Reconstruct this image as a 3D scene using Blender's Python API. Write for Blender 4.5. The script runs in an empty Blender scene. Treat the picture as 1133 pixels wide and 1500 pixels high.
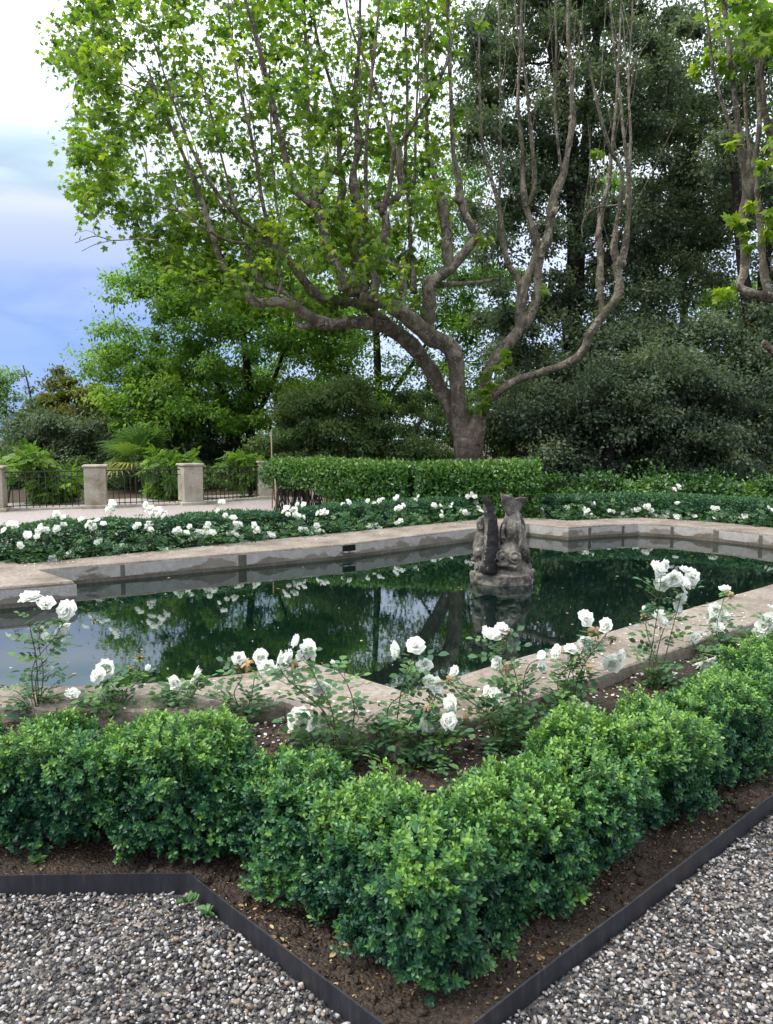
import bpy, math, numpy as np
from mathutils import Vector, geometry
SC = bpy.context.scene
COL = SC.collection
rng = np.random.default_rng(11)
# ------------------------------------------------------------------ camera model
F, HOR, H = 1130.0, 640.0, 1.6
PITCH = math.atan((750 - HOR) / F)
CP, SP = math.cos(PITCH), math.sin(PITCH)
def ray(u, v): return np.array([u - 566.5, F * CP - (v - 750) * SP, -(v - 750) * CP - F * SP])
def at(u, v, d):
    r = ray(u, v); t = d / r[1]; return np.array([r[0] * t, d, H + r[2] * t])
def un(u, v, z=0.0):
    r = ray(u, v); t = (z - H) / r[2]; return np.array([r[0] * t, r[1] * t, z])
def nrm(a): return a / np.maximum(np.linalg.norm(a, axis=-1, keepdims=True), 1e-9)
# ------------------------------------------------------------------ mesh helpers
class Geo:
    def __init__(s): s.V = []; s.P = {}; s.T = []; s.n = 0
    def add(s, V, polys, tint=0.5):
        V = np.asarray(V, float).reshape(-1, 3)
        for q in polys:
            q = np.asarray(q, np.int64)
            if q.size: s.P.setdefault(q.shape[1], []).append(q + s.n)
        t = np.broadcast_to(np.asarray(tint, float), (len(V),))
        s.V.append(V); s.T.append(t); s.n += len(V)
        return s
    def build(s, name, mat, parent=None, org=(0, 0, 0), smooth=True):
        V = np.concatenate(s.V) - np.asarray(org, float)
        me = bpy.data.meshes.new(name)
        me.vertices.add(len(V)); me.vertices.foreach_set('co', V.astype(np.float32).ravel())
        idx, start, o = [], [], 0
        for k, ls in s.P.items():
            q = np.concatenate(ls); idx.append(q.ravel())
            start.append(o + np.arange(len(q)) * k); o += q.size
        me.loops.add(o); me.loops.foreach_set('vertex_index', np.concatenate(idx).astype(np.int32))
        st = np.concatenate(start).astype(np.int32)
        me.polygons.add(len(st)); me.polygons.foreach_set('loop_start', st)
        me.update(calc_edges=True)
        a = me.attributes.new('tint', 'FLOAT', 'POINT'); a.data.foreach_set('value', np.concatenate(s.T).astype(np.float32))
        me.polygons.foreach_set('use_smooth', np.full(len(st), smooth, dtype=bool))
        me.materials.append(mat)
        ob = bpy.data.objects.new(name, me); COL.objects.link(ob)
        if parent: ob.parent = parent
        else: ob.location = org
        return ob
def tag(o, label=None, cat=None, group=None, kind=None):
    if label: o['label'] = label
    if cat: o['category'] = cat
    if group: o['group'] = group
    if kind: o['kind'] = kind
    return o
def thing(name, label, cat, loc=(0, 0, 0), group=None):
    o = bpy.data.objects.new(name, None); o.empty_display_size = .1; COL.objects.link(o); o.location = loc
    return tag(o, label, cat, group)
def linkcopy(src, parent, loc, rot, sc):
    c = src.copy(); COL.objects.link(c); c.parent = parent; c.location = loc; c.rotation_euler = rot; c.scale = (sc,) * 3
    return c
def wn(P, f, seed, octv=3):
    r = np.random.default_rng(seed); out = 0; amp = 1; tot = 0
    for o in range(octv):
        for k in range(4):
            d = nrm(r.normal(size=3)) * f * (2 ** o) * 6.283 * r.uniform(.6, 1.3)
            out = out + amp * .5 * np.sin(P @ d + r.uniform(0, 6.28))
        tot += amp; amp *= .5
    return out / tot
def spline(pts, n=4):
    p = np.asarray(pts, float)
    if len(p) < 3 or n < 2: return p
    q = np.vstack([2 * p[0] - p[1], p, 2 * p[-1] - p[-2]]); out = []
    for i in range(1, len(q) - 2):
        for t in np.arange(n) / n:
            a, b, c, d = q[i - 1], q[i], q[i + 1], q[i + 2]
            out.append(.5 * (2 * b + (c - a) * t + (2 * a - 5 * b + 4 * c - d) * t * t + (3 * b - a - 3 * c + d) * t ** 3))
    out.append(p[-1]); return np.array(out)
def tube(g, P, R, sides=6, tint=.5, lump=0.0, seed=0, cap=True):
    P = np.asarray(P, float); R = np.broadcast_to(np.asarray(R, float), (len(P),)); m = len(P)
    T = np.gradient(P, axis=0); T = nrm(T)
    ref = np.array([0, 0, 1.]) if abs(T[0][2]) < .9 else np.array([1., 0, 0])
    X = np.zeros_like(P); x = np.cross(T[0], ref); x /= np.linalg.norm(x)
    for i in range(m):
        x = x - T[i] * (x @ T[i]); x /= max(np.linalg.norm(x), 1e-9); X[i] = x
    Y = np.cross(T, X); a = np.arange(sides) * 2 * math.pi / sides
    ring = np.cos(a)[None, :, None] * X[:, None] + np.sin(a)[None, :, None] * Y[:, None]
    rr = R[:, None] * np.ones(sides)
    if lump: rr = rr * (1 + lump * wn((P[:, None] + ring * R[:, None, None]).reshape(-1, 3) / max(R.max(), .02), .22, seed).reshape(m, sides))
    V = (P[:, None] + ring * rr[..., None]).reshape(-1, 3)
    i, j = np.meshgrid(np.arange(m - 1), np.arange(sides), indexing='ij'); j2 = (j + 1) % sides
    q = np.stack([i * sides + j, i * sides + j2, (i + 1) * sides + j2, (i + 1) * sides + j], -1).reshape(-1, 4)
    polys = [q]
    if cap: polys += [np.arange(sides)[None, ::-1], (np.arange(sides) + (m - 1) * sides)[None]]
    tt = tint if np.isscalar(tint) else np.repeat(np.asarray(tint), sides)
    g.add(V, polys, tt)
def place(g, tv, tp, P, X, Y, Z, S, tint):
    n = len(P)
    if n == 0: return
    S = np.broadcast_to(np.asarray(S, float), (n,))
    V = P[:, None] + S[:, None, None] * (tv[None, :, 0, None] * X[:, None] + tv[None, :, 1, None] * Y[:, None] + tv[None, :, 2, None] * Z[:, None])
    off = (np.arange(n) * len(tv))[:, None, None]
    t = np.asarray(tint, float)
    if t.ndim == 0: t = np.full(n, float(t))
    if t.ndim == 1: t = np.repeat(t, len(tv))
    g.add(V.reshape(-1, 3), [(q[None] + off).reshape(-1, q.shape[1]) for q in tp], t.ravel())
def frames(D, N=None, r=rng):
    Y = nrm(D); R = r.normal(size=Y.shape) if N is None else N
    Z = nrm(R - Y * (R * Y).sum(-1, keepdims=True)); return np.cross(Y, Z), Y, Z
def box(g, c, s, rz=0, tint=.5, bev=0.0):
    x, y, z = np.asarray(s) / 2.; b = min(bev, x, y, z)
    pr = [(x - b, y), (x, y - b), (x, -y + b), (x - b, -y), (-x + b, -y), (-x, -y + b), (-x, y - b), (-x + b, y)] if b else [(x, y), (x, -y), (-x, -y), (-x, y)]
    k = len(pr); V = []
    lv = [(-z, b), (-z + b, 0), (z - b, 0), (z, b)] if b else [(-z, 0), (z, 0)]
    for h, inn in lv:
        for px, py in pr: V.append((px - math.copysign(min(inn, abs(px)), px), py - math.copysign(min(inn, abs(py)), py), h))
    V = np.array(V); ca, sa = math.cos(rz), math.sin(rz)
    V = np.stack([V[:, 0] * ca - V[:, 1] * sa, V[:, 0] * sa + V[:, 1] * ca, V[:, 2]], 1) + np.asarray(c)
    q = [[l * k + j, (l + 1) * k + j, (l + 1) * k + (j + 1) % k, l * k + (j + 1) % k] for l in range(len(lv) - 1) for j in range(k)]
    g.add(V, [np.array(q), np.arange(k)[None], (np.arange(k)[::-1] + (len(lv) - 1) * k)[None]], tint)
# ------------------------------------------------------------------ materials
def mat(name):
    m = bpy.data.materials.new(name); m.use_nodes = True; nt = m.node_tree; nt.nodes.clear()
    return m, nt, nt.nodes.new('ShaderNodeOutputMaterial')
def nd(nt, t, **kw):
    n = nt.nodes.new(t)
    for k, v in kw.items():
        if hasattr(n, k): setattr(n, k, v)
        else: n.inputs[k.replace('_', ' ')].default_value = v
    return n
def ramp(nt, src, stops):
    r = nt.nodes.new('ShaderNodeValToRGB'); e = r.color_ramp.elements
    while len(e) < len(stops): e.new(.5)
    for el, (p, c) in zip(e, stops): el.position = p; el.color = (*c, 1) if len(c) == 3 else c
    nt.links.new(src, r.inputs[0]); return r.outputs[0]
def mixc(nt, f, a, b, mode='MIX'):
    m = nt.nodes.new('ShaderNodeMix'); m.data_type = 'RGBA'; m.blend_type = mode
    for s, v in ((m.inputs[0], f), (m.inputs[6], a), (m.inputs[7], b)):
        if hasattr(v, 'is_linked') or hasattr(v, 'links'): nt.links.new(v, s)
        else: s.default_value = v if not isinstance(v, tuple) else ((*v, 1) if len(v) == 3 else v)
    return m.outputs[2]
def noise(nt, scale, det=4, rough=.55, coord='Object', dist=0, vec=None):
    n = nd(nt, 'ShaderNodeTexNoise'); n.inputs['Scale'].default_value = scale; n.inputs['Detail'].default_value = det
    n.inputs['Roughness'].default_value = rough; n.inputs['Distortion'].default_value = dist
    if vec is None:
        tc = nd(nt, 'ShaderNodeTexCoord'); vec = tc.outputs[coord]
    nt.links.new(vec, n.inputs['Vector']); return n.outputs['Fac']
def geopos(nt): return nd(nt, 'ShaderNodeNewGeometry').outputs['Position']
def bump(nt, h, strength=.4, dist=.02):
    b = nd(nt, 'ShaderNodeBump'); b.inputs['Strength'].default_value = strength; b.inputs['Distance'].default_value = dist
    nt.links.new(h, b.inputs['Height']); return b.outputs['Normal']
def leafmat(name, stops, trans=.3, rough=.45, tcol=1.6, spec=.4, tblue=.55):
    m, nt, out = mat(name); a = nd(nt, 'ShaderNodeAttribute'); a.attribute_name = 'tint'
    col = ramp(nt, a.outputs['Fac'], stops)
    p = nd(nt, 'ShaderNodeBsdfPrincipled'); p.inputs['Roughness'].default_value = rough; p.inputs['Specular IOR Level'].default_value = spec
    nt.links.new(col, p.inputs['Base Color'])
    tr = nd(nt, 'ShaderNodeBsdfTranslucent')
    nt.links.new(mixc(nt, 1.0, col, (tcol, tcol * (1.05 if tblue < 1 else 1), tcol * tblue), 'MULTIPLY'), tr.inputs['Color'])
    mx = nd(nt, 'ShaderNodeMixShader'); mx.inputs[0].default_value = trans
    nt.links.new(p.outputs[0], mx.inputs[1]); nt.links.new(tr.outputs[0], mx.inputs[2]); nt.links.new(mx.outputs[0], out.inputs[0]); return m
def simple(name, col, rough=.8, nscale=None, col2=None, bmp=0, bd=.01, spec=.3, metal=0):
    m, nt, out = mat(name); p = nd(nt, 'ShaderNodeBsdfPrincipled')
    p.inputs['Roughness'].default_value = rough; p.inputs['Specular IOR Level'].default_value = spec; p.inputs['Metallic'].default_value = metal
    if nscale:
        n = noise(nt, nscale, 6, .65)
        nt.links.new(ramp(nt, n, [(.3, col), (.7, col2 or col)]), p.inputs['Base Color'])
        if bmp: nt.links.new(bump(nt, n, bmp, bd), p.inputs['Normal'])
    else: p.inputs['Base Color'].default_value = (*col, 1)
    nt.links.new(p.outputs[0], out.inputs[0]); return m

M = {}
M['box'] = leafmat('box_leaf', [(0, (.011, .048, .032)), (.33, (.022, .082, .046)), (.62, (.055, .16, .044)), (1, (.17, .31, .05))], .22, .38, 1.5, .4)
M['farbox'] = leafmat('far_box_leaf', [(0, (.012, .05, .028)), (.5, (.03, .095, .042)), (1, (.08, .18, .06))], .2, .45, 1.5)
M['plane'] = leafmat('plane_leaf', [(0, (.05, .105, .016)), (.5, (.105, .195, .022)), (1, (.26, .33, .034))], .5, .5, 1.8, .3)
M['oak'] = leafmat('holm_oak_leaf', [(0, (.045, .072, .05)), (.5, (.105, .15, .095)), (1, (.22, .26, .15))], .36, .6, 1.5, .2)
M['lime'] = leafmat('lime_leaf', [(0, (.05, .115, .024)), (.5, (.11, .22, .038)), (1, (.22, .32, .05))], .48, .55, 1.7, .25)
M['shrub'] = leafmat('shrub_leaf', [(0, (.04, .075, .028)), (.5, (.09, .155, .05)), (1, (.19, .25, .085))], .34, .55, 1.6, .25)
M['grey'] = leafmat('grey_leaf', [(0, (.045, .075, .045)), (.5, (.09, .13, .07)), (1, (.17, .21, .11))], .28, .6, 1.5, .2)
M['gold'] = leafmat('gold_leaf', [(0, (.04, .06, .012)), (.5, (.09, .11, .02)), (1, (.18, .18, .035))], .35, .5, 1.6)
M['bright'] = leafmat('wisteria_leaf', [(0, (.03, .08, .014)), (.5, (.09, .18, .024)), (1, (.20, .31, .045))], .4, .5, 1.6, .3)
M['laurel'] = leafmat('laurel_leaf', [(0, (.016, .05, .014)), (.5, (.04, .115, .022)), (1, (.13, .24, .04))], .25, .35, 1.6, .5)
M['rose'] = leafmat('rose_leaf', [(0, (.025, .075, .042)), (.5, (.06, .14, .058)), (1, (.14, .25, .06))], .3, .42, 1.6)
M['palm'] = leafmat('palm_leaf', [(0, (.05, .11, .03)), (.5, (.12, .21, .045)), (1, (.32, .29, .08))], .35, .45, 1.5)
M['petal'] = leafmat('rose_petal', [(0, (.66, .54, .40)), (.25, (.88, .84, .76)), (.6, (.91, .90, .87)), (1, (.92, .915, .90))], .5, .7, 1.0, .1, .98)
M['wither'] = leafmat('withered_petal', [(0, (.12, .07, .035)), (.6, (.34, .23, .12)), (1, (.62, .54, .38))], .25, .8, 1.0, .1)
M['litter'] = leafmat('dead_leaf', [(0, (.07, .035, .02)), (.5, (.20, .12, .06)), (1, (.46, .36, .2))], .1, .8, 1.0, .1)
M['cane'] = simple('rose_cane', (.035, .05, .02), .6, 30, (.09, .07, .035))
M['twig'] = simple('twig_bark', (.035, .028, .022), .9, 20, (.07, .06, .05))
M['darkbark'] = simple('dark_bark', (.014, .011, .010), .95, 6, (.04, .033, .028), .8, .05)
M['iron'] = simple('black_iron', (.012, .013, .014), .5, 20, (.03, .028, .026))
M['wood'] = simple('stake_wood', (.2, .13, .08), .8, 20, (.32, .24, .16))
def bark():
    m, nt, out = mat('plane_bark'); p = nd(nt, 'ShaderNodeBsdfPrincipled'); p.inputs['Roughness'].default_value = .85; p.inputs['Specular IOR Level'].default_value = .2
    pos = geopos(nt)
    vo = nd(nt, 'ShaderNodeTexVoronoi'); vo.inputs['Scale'].default_value = 8.5
    mp = nd(nt, 'ShaderNodeMapping'); mp.inputs['Scale'].default_value = (1, 1, .55); nt.links.new(pos, mp.inputs[0])
    na = noise(nt, 4, 4, .6, vec=pos)
    ad = nd(nt, 'ShaderNodeVectorMath'); ad.operation = 'ADD'; nt.links.new(mp.outputs[0], ad.inputs[0]); nt.links.new(na, ad.inputs[1]); nt.links.new(ad.outputs[0], vo.inputs['Vector'])
    sep = nd(nt, 'ShaderNodeSeparateColor'); nt.links.new(vo.outputs['Color'], sep.inputs[0])
    c = ramp(nt, sep.outputs[0], [(0, (.05, .043, .036)), (.3, (.09, .076, .062)), (.52, (.145, .125, .10)), (.75, (.27, .24, .19)), (1, (.42, .39, .315))])
    c = mixc(nt, .35, c, ramp(nt, noise(nt, 5.5, 7, .7, vec=mp.outputs[0]), [(.36, (.05, .042, .035)), (.47, (.12, .102, .082)), (.56, (.24, .215, .17)), (.66, (.42, .39, .32))]))
    c2 = mixc(nt, noise(nt, 40, 5, .7, vec=pos), (.3, .29, .28), (1.4, 1.36, 1.3))
    c = mixc(nt, 1.0, c, c2, 'MULTIPLY')
    moss = ramp(nt, noise(nt, 1.6, 4, .6, vec=pos), [(.5, (0, 0, 0)), (.68, (1, 1, 1))])
    c = mixc(nt, moss, c, mixc(nt, .5, c, (.08, .085, .035)))
    a = nd(nt, 'ShaderNodeAttribute'); a.attribute_name = 'tint'      # how far the bark has peeled: old trunk dull red brown
    c = mixc(nt, ramp(nt, a.outputs['Fac'], [(.5, (0, 0, 0)), (1, (1, 1, 1))]), c, mixc(nt, .6, c, (.115, .078, .065)))
    nt.links.new(c, p.inputs['Base Color']); nt.links.new(bump(nt, noise(nt, 14, 7, .72, vec=pos), .9, .05), p.inputs['Normal'])
    nt.links.new(p.outputs[0], out.inputs[0]); return m
M['bark'] = bark()
def stone(name, stops, lich=(.5, .46, .4), stain=.5, bs=.5, seed=0., spots=(.62, .72), big=2.2):
    m, nt, out = mat(name); p = nd(nt, 'ShaderNodeBsdfPrincipled'); p.inputs['Roughness'].default_value = .85; p.inputs['Specular IOR Level'].default_value = .25
    pos = geopos(nt); ad = nd(nt, 'ShaderNodeVectorMath'); ad.operation = 'ADD'; ad.inputs[1].default_value = (seed, seed, seed); nt.links.new(pos, ad.inputs[0]); pos = ad.outputs[0]
    n1 = noise(nt, big, 6, .62, vec=pos); n2 = noise(nt, 26, 6, .7, vec=pos); n3 = noise(nt, 90, 3, .6, vec=pos)
    c = ramp(nt, n1, stops)
    c = mixc(nt, ramp(nt, n2, [(.35, (stain, stain, stain)), (.6, (0, 0, 0))]), c, mixc(nt, 1., c, (.45, .42, .38), 'MULTIPLY'))
    c = mixc(nt, ramp(nt, noise(nt, 11, 5, .7, vec=pos), [(spots[0], (0, 0, 0)), (spots[1], (.8, .8, .8))]), c, lich)
    c = mixc(nt, 1., c, ramp(nt, n3, [(.3, (.78, .78, .78)), (.7, (1.12, 1.12, 1.12))]), 'MULTIPLY')
    nt.links.new(c, p.inputs['Base Color'])
    s = nd(nt, 'ShaderNodeMath'); s.operation = 'ADD'; nt.links.new(n2, s.inputs[0]); nt.links.new(n3, s.inputs[1])
    nt.links.new(bump(nt, s.outputs[0], bs, .012), p.inputs['Normal']); nt.links.new(p.outputs[0], out.inputs[0]); return m
M['coping'] = stone('coping_stone', [(.3, (.15, .125, .10)), (.48, (.25, .21, .175)), (.72, (.35, .31, .265))], (.38, .35, .31), .7, .6, 0., (.62, .72))
M['poolwall'] = stone('pool_wall_stone', [(.3, (.12, .105, .08)), (.46, (.20, .175, .145)), (.52, (.34, .32, .285)), (.75, (.40, .38, .345))], (.48, .46, .43), .8, .5, 0., (.5, .53))
def wallmat():
    m, nt, out = mat('pool_wall_render'); p = nd(nt, 'ShaderNodeBsdfPrincipled'); p.inputs['Roughness'].default_value = .85; p.inputs['Specular IOR Level'].default_value = .2
    pos = geopos(nt); sp_ = nd(nt, 'ShaderNodeSeparateXYZ'); nt.links.new(pos, sp_.inputs[0])
    base = ramp(nt, noise(nt, 3, 6, .65, vec=pos), [(.3, (.13, .11, .085)), (.5, (.20, .175, .14)), (.7, (.27, .24, .20))])
    mp = nd(nt, 'ShaderNodeMapping'); mp.inputs['Scale'].default_value = (1, 1, 2.2); nt.links.new(pos, mp.inputs[0])
    pn = noise(nt, 1.7, 7, .6, vec=mp.outputs[0]); hz = nd(nt, 'ShaderNodeMath'); hz.operation = 'MULTIPLY_ADD'; hz.inputs[1].default_value = 1.6; nt.links.new(sp_.outputs[2], hz.inputs[0]); nt.links.new(pn, hz.inputs[2])
    c = mixc(nt, ramp(nt, hz.outputs[0], [(.50, (0, 0, 0)), (.535, (.9, .9, .9))]), base, ramp(nt, noise(nt, 9, 5, .7, vec=pos), [(.3, (.30, .285, .26)), (.7, (.44, .425, .40))]))
    c = mixc(nt, 1., c, ramp(nt, noise(nt, 70, 4, .7, vec=pos), [(.3, (.72, .72, .72)), (.7, (1.12, 1.12, 1.12))]), 'MULTIPLY')
    nt.links.new(c, p.inputs['Base Color']); nt.links.new(bump(nt, noise(nt, 45, 5, .7, vec=pos), .5, .01), p.inputs['Normal']); nt.links.new(p.outputs[0], out.inputs[0]); return m
M['wallface'] = wallmat()
M['wet'] = stone('wet_stone', [(.3, (.08, .072, .055)), (.7, (.17, .155, .125))], (.12, .11, .09), .6)
M['statue'] = stone('statue_stone', [(.35, (.028, .026, .024)), (.45, (.11, .10, .086)), (.56, (.20, .185, .155)), (.7, (.32, .30, .26))], (.40, .375, .335), .85, 1., 3., (.58, .68), 4.5)
M['blackstone'] = stone('blackened_stone', [(.4, (.010, .010, .011)), (.56, (.022, .022, .023)), (.68, (.16, .15, .135))], (.22, .21, .19), .6, .9, 5., (.60, .68), 3.4)
M['pillar'] = stone('pillar_stone', [(.3, (.20, .165, .11)), (.5, (.36, .325, .255)), (.75, (.46, .43, .36))], (.24, .19, .09), .4, .4, 2., (.66, .8))
def ground_mat(name, cs, scale, rough=.9, bs=.6, bd=.01):
    m, nt, out = mat(name); p = nd(nt, 'ShaderNodeBsdfPrincipled'); p.inputs['Roughness'].default_value = rough; p.inputs['Specular IOR Level'].default_value = .15
    pos = geopos(nt); n = noise(nt, scale, 8, .75, vec=pos)
    vo = nd(nt, 'ShaderNodeTexVoronoi'); vo.inputs['Scale'].default_value = scale * 4; nt.links.new(pos, vo.inputs['Vector'])
    sp = nd(nt, 'ShaderNodeSeparateColor'); nt.links.new(vo.outputs['Color'], sp.inputs[0])
    c = mixc(nt, .45, ramp(nt, n, [(.25, cs[0]), (.5, cs[1]), (.75, cs[2])]), ramp(nt, sp.outputs[0], [(0, cs[0]), (.5, cs[1]), (1, cs[2])]))
    nt.links.new(c, p.inputs['Base Color'])
    s = nd(nt, 'ShaderNodeMath'); s.operation = 'SUBTRACT'; nt.links.new(n, s.inputs[0]); nt.links.new(vo.outputs['Distance'], s.inputs[1])
    nt.links.new(bump(nt, s.outputs[0], bs, bd), p.inputs['Normal']); nt.links.new(p.outputs[0], out.inputs[0]); return m
M['earth'] = ground_mat('woodland_earth', [(.025, .018, .012), (.05, .037, .024), (.09, .07, .045)], 6)
M['soil'] = ground_mat('bed_soil', [(.024, .018, .015), (.045, .034, .027), (.095, .073, .057)], 22, .95, .9, .015)
M['gravelbed'] = ground_mat('gravel_bed', [(.03, .028, .028), (.10, .092, .085), (.3, .28, .26)], 14, .9, .9, .02)
M['terrace'] = ground_mat('pink_gravel', [(.20, .17, .16), (.29, .255, .24), (.38, .345, .33)], 9, .95, .5, .01)
def pebble_mat():
    m, nt, out = mat('pebbles'); p = nd(nt, 'ShaderNodeBsdfPrincipled'); p.inputs['Roughness'].default_value = .65; p.inputs['Specular IOR Level'].default_value = .35
    a = nd(nt, 'ShaderNodeAttribute'); a.attribute_name = 'tint'
    c = ramp(nt, a.outputs['Fac'], [(0, (.022, .023, .027)), (.26, (.055, .056, .062)), (.38, (.10, .097, .096)), (.50, (.17, .16, .15)), (.64, (.25, .22, .185)), (.69, (.24, .165, .11)), (.75, (.29, .28, .275)), (.88, (.40, .39, .385)), (1, (.55, .545, .53))])
    c = mixc(nt, 1., c, ramp(nt, noise(nt, 160, 4, .7, vec=geopos(nt)), [(.3, (.5, .5, .5)), (.7, (1.1, 1.08, 1.06))]), 'MULTIPLY')
    nt.links.new(c, p.inputs['Base Color']); nt.links.new(bump(nt, noise(nt, 300, 3, vec=geopos(nt)), .3, .002), p.inputs['Normal'])
    nt.links.new(p.outputs[0], out.inputs[0]); return m
M['pebble'] = pebble_mat()
def steel():
    m, nt, out = mat('weathered_steel'); p = nd(nt, 'ShaderNodeBsdfPrincipled'); p.inputs['Roughness'].default_value = .5; p.inputs['Metallic'].default_value = .35
    pos = geopos(nt); mp = nd(nt, 'ShaderNodeMapping'); mp.inputs['Scale'].default_value = (1, 1, .12); nt.links.new(pos, mp.inputs[0])
    c = ramp(nt, noise(nt, 38, 6, .7, vec=mp.outputs[0]), [(.3, (.018, .019, .024)), (.58, (.034, .035, .042)), (.75, (.075, .07, .07))])
    c = mixc(nt, ramp(nt, noise(nt, 3, 5, .7, vec=pos), [(.56, (0, 0, 0)), (.7, (.7, .7, .7))]), c, (.085, .06, .045))
    nt.links.new(c, p.inputs['Base Color']); nt.links.new(p.outputs[0], out.inputs[0]); return m
M['steel'] = steel()
def water():
    m, nt, out = mat('pond_water'); p = nd(nt, 'ShaderNodeBsdfPrincipled'); p.inputs['Base Color'].default_value = (.002, .007, .005, 1)
    p.inputs['Roughness'].default_value = .015; p.inputs['IOR'].default_value = 3.4; p.inputs['Specular Tint'].default_value = (.86, .95, .97, 1)
    pos = geopos(nt)
    s = nd(nt, 'ShaderNodeMath'); s.operation = 'ADD'; nt.links.new(noise(nt, 3.5, 2, vec=pos), s.inputs[0]); nt.links.new(noise(nt, 14, 2, vec=pos), s.inputs[1])
    nt.links.new(bump(nt, s.outputs[0], .014, .012), p.inputs['Normal']); nt.links.new(p.outputs[0], out.inputs[0]); return m
M['water'] = water()
# ------------------------------------------------------------------ pool outline
ZL, ZW = .12, -.09
def upx(lst, z=ZL): return [un(u, v, z)[:2] for u, v in lst]
near_in = upx([(-90, 1000), (0, 1003), (90, 1003), (175, 1001), (250, 997), (320, 990), (395, 979), (447, 965), (593, 1011), (1133, 855)])
near_out = upx([(-90, 1037), (0, 1038), (90, 1039), (175, 1041), (260, 1042), (345, 1041), (392, 1034), (419, 1027), (581, 1091), (1133, 902)])
def ext(a, b, l): a = np.array(a); b = np.array(b); return b + (b - a) / np.linalg.norm(b - a) * l
near_in.append(ext(near_in[-2], near_in[-1], 1.3)); near_out.append(ext(near_out[-2], near_out[-1], 1.9))
near_in.insert(0, np.array([-4.1, 5.1])); near_out.insert(0, np.array([-4.4, 4.6]))
far_in = upx([(109, 852), (53, 834), (500, 797), (690, 774), (775, 766.5), (833, 772), (885, 768.5), (935, 766.5), (990, 769), (1060, 775), (1133, 783)])
far_out = upx([(53, 834), (0, 829), (480, 782), (685, 762), (772, 757), (833, 762.5), (890, 759.5), (940, 758), (997, 761), (1070, 766.5), (1145, 774)])
blk = [ext(far_in[1], far_in[0], 0), ext(far_in[0], far_in[1], 1.1)]
dirb = nrm(np.array(upx([(0, 861)])[0]) - far_in[0])
blk_left = far_in[0] + dirb * 3.2
rb_in = [np.array([6.0, 10.6]), np.array([5.7, 9.6])]; rb_out = [np.array([6.65, 10.8]), np.array([6.2, 9.2])]
# inner water polygon
inner = near_in + rb_in[::-1] + far_in[::-1] + [blk_left]
outer_in = near_out + rb_out[::-1] + far_out[:0:-1] + [far_in[0] + dirb * 1.0 + np.array([-1.2, 1.5]), blk_left + np.array([-.4, .5])]
def tess(name, loops, z, m, kind=None):
    ls = [[Vector((p[0], p[1], 0)) for p in l] for l in loops]; V = np.array([(p[0], p[1], z) for l in loops for p in l]); T = geometry.tessellate_polygon(ls)
    F_ = []
    for t in T:
        a, b, c = (V[i][:2] for i in t)
        F_.append(t if (b[0] - a[0]) * (c[1] - a[1]) - (b[1] - a[1]) * (c[0] - a[0]) > 0 else t[::-1])
    o = Geo().add(V, [np.array(F_)]).build(name, m, smooth=False)
    if kind: tag(o, kind=kind)
    return o
def shrink(poly, k):
    c = np.mean(poly, axis=0); return [c + (p - c) * k for p in poly]
tess('pond_water', [inner], ZW, M['water'], 'structure')['label'] = 'dark green reflecting water of the pond'
B = 400.
tess('ground', [[(-B, -B), (B, -B), (B, B), (-B, B)], outer_in], 0.0, M['earth'], 'structure')
edge_pts = [np.array([-6., 2.50])] + upx([(0, 1283), (275, 1280), (624, 1549), (1133, 1165)], .08)
edge_pts.append(ext(edge_pts[-2], edge_pts[-1], 4.0))
tess('gravel_path', [[(-6.2, -3), (8, -3), (8, edge_pts[-1][1])] + edge_pts[::-1] + [(-6.2, 2.5)]], .004, M['gravelbed'], 'structure')
tess('gravel_terrace', [[(-14, 8), far_out[1] + np.array([-.8, .6]), far_out[2] + np.array([-.3, .9]), (-.6, 13.2), (-1.0, 16.5), (-1.4, 20.5), (-4, 21.5), (-14, 16)]], .004, M['terrace'], 'structure')
# coping ring and walls
pool = thing('pool_basin', 'weathered stone pool basin with broad coping and angled bays', 'pool', (0, 0, 0))
def coping(pairs, name='coping', skip=None):
    """thick slab between inner and outer line with a worn rounded inner lip"""
    I = np.array([p[0] for p in pairs]); O = np.array([p[1] for p in pairs])
    Is, Os = [], []
    for i in range(len(I) - 1):
        L = np.linalg.norm(I[i + 1] - I[i]); n = max(2, int(L / .07))
        t = np.arange(n)[:, None] / n; Is.append(I[i] * (1 - t) + I[i + 1] * t); Os.append(O[i] * (1 - t) + O[i + 1] * t)
    Is = np.vstack(Is + [I[-1:]]); Os = np.vstack(Os + [O[-1:]]); n = len(Is)
    def jit(A, a, seed): return A + a * np.stack([wn(np.c_[A, A[:, :1]], 1.1, seed), wn(np.c_[A, A[:, :1]], 1.1, seed + 1)], 1) * .7
    Is = jit(Is, .012, 3); Os = jit(Os, .018, 5); w = nrm(Os - Is)
    prof = []
    for off, z, useO in ((.03, ZL - .13, 0), (0, ZL - .11, 0), (-.0, ZL - .03, 0), (.008, ZL - .008, 0), (.03, ZL, 0)):
        prof.append(np.c_[Is + w * off, np.full(n, z)])
    for f in (.25, .5, .75):
        A = Is * (1 - f) + Os * f; prof.append(np.c_[A, ZL + .004 * wn(np.c_[A, A[:, :1]], .8, 9)])
    for off, z in ((-.03, ZL), (-.008, ZL - .01), (0, ZL - .035), (0, -.02)):
        prof.append(np.c_[Os + w * off, np.full(n, z)])
    k = len(prof); V = np.stack(prof, 1).reshape(-1, 3)
    i, j = np.meshgrid(np.arange(n - 1), np.arange(k - 1), indexing='ij')
    q = np.stack([i * k + j, i * k + j + 1, (i + 1) * k + j + 1, (i + 1) * k + j], -1).reshape(-1, 4)
    return Geo().add(V, [q]).build(name, M['coping'], pool, smooth=False)
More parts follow.
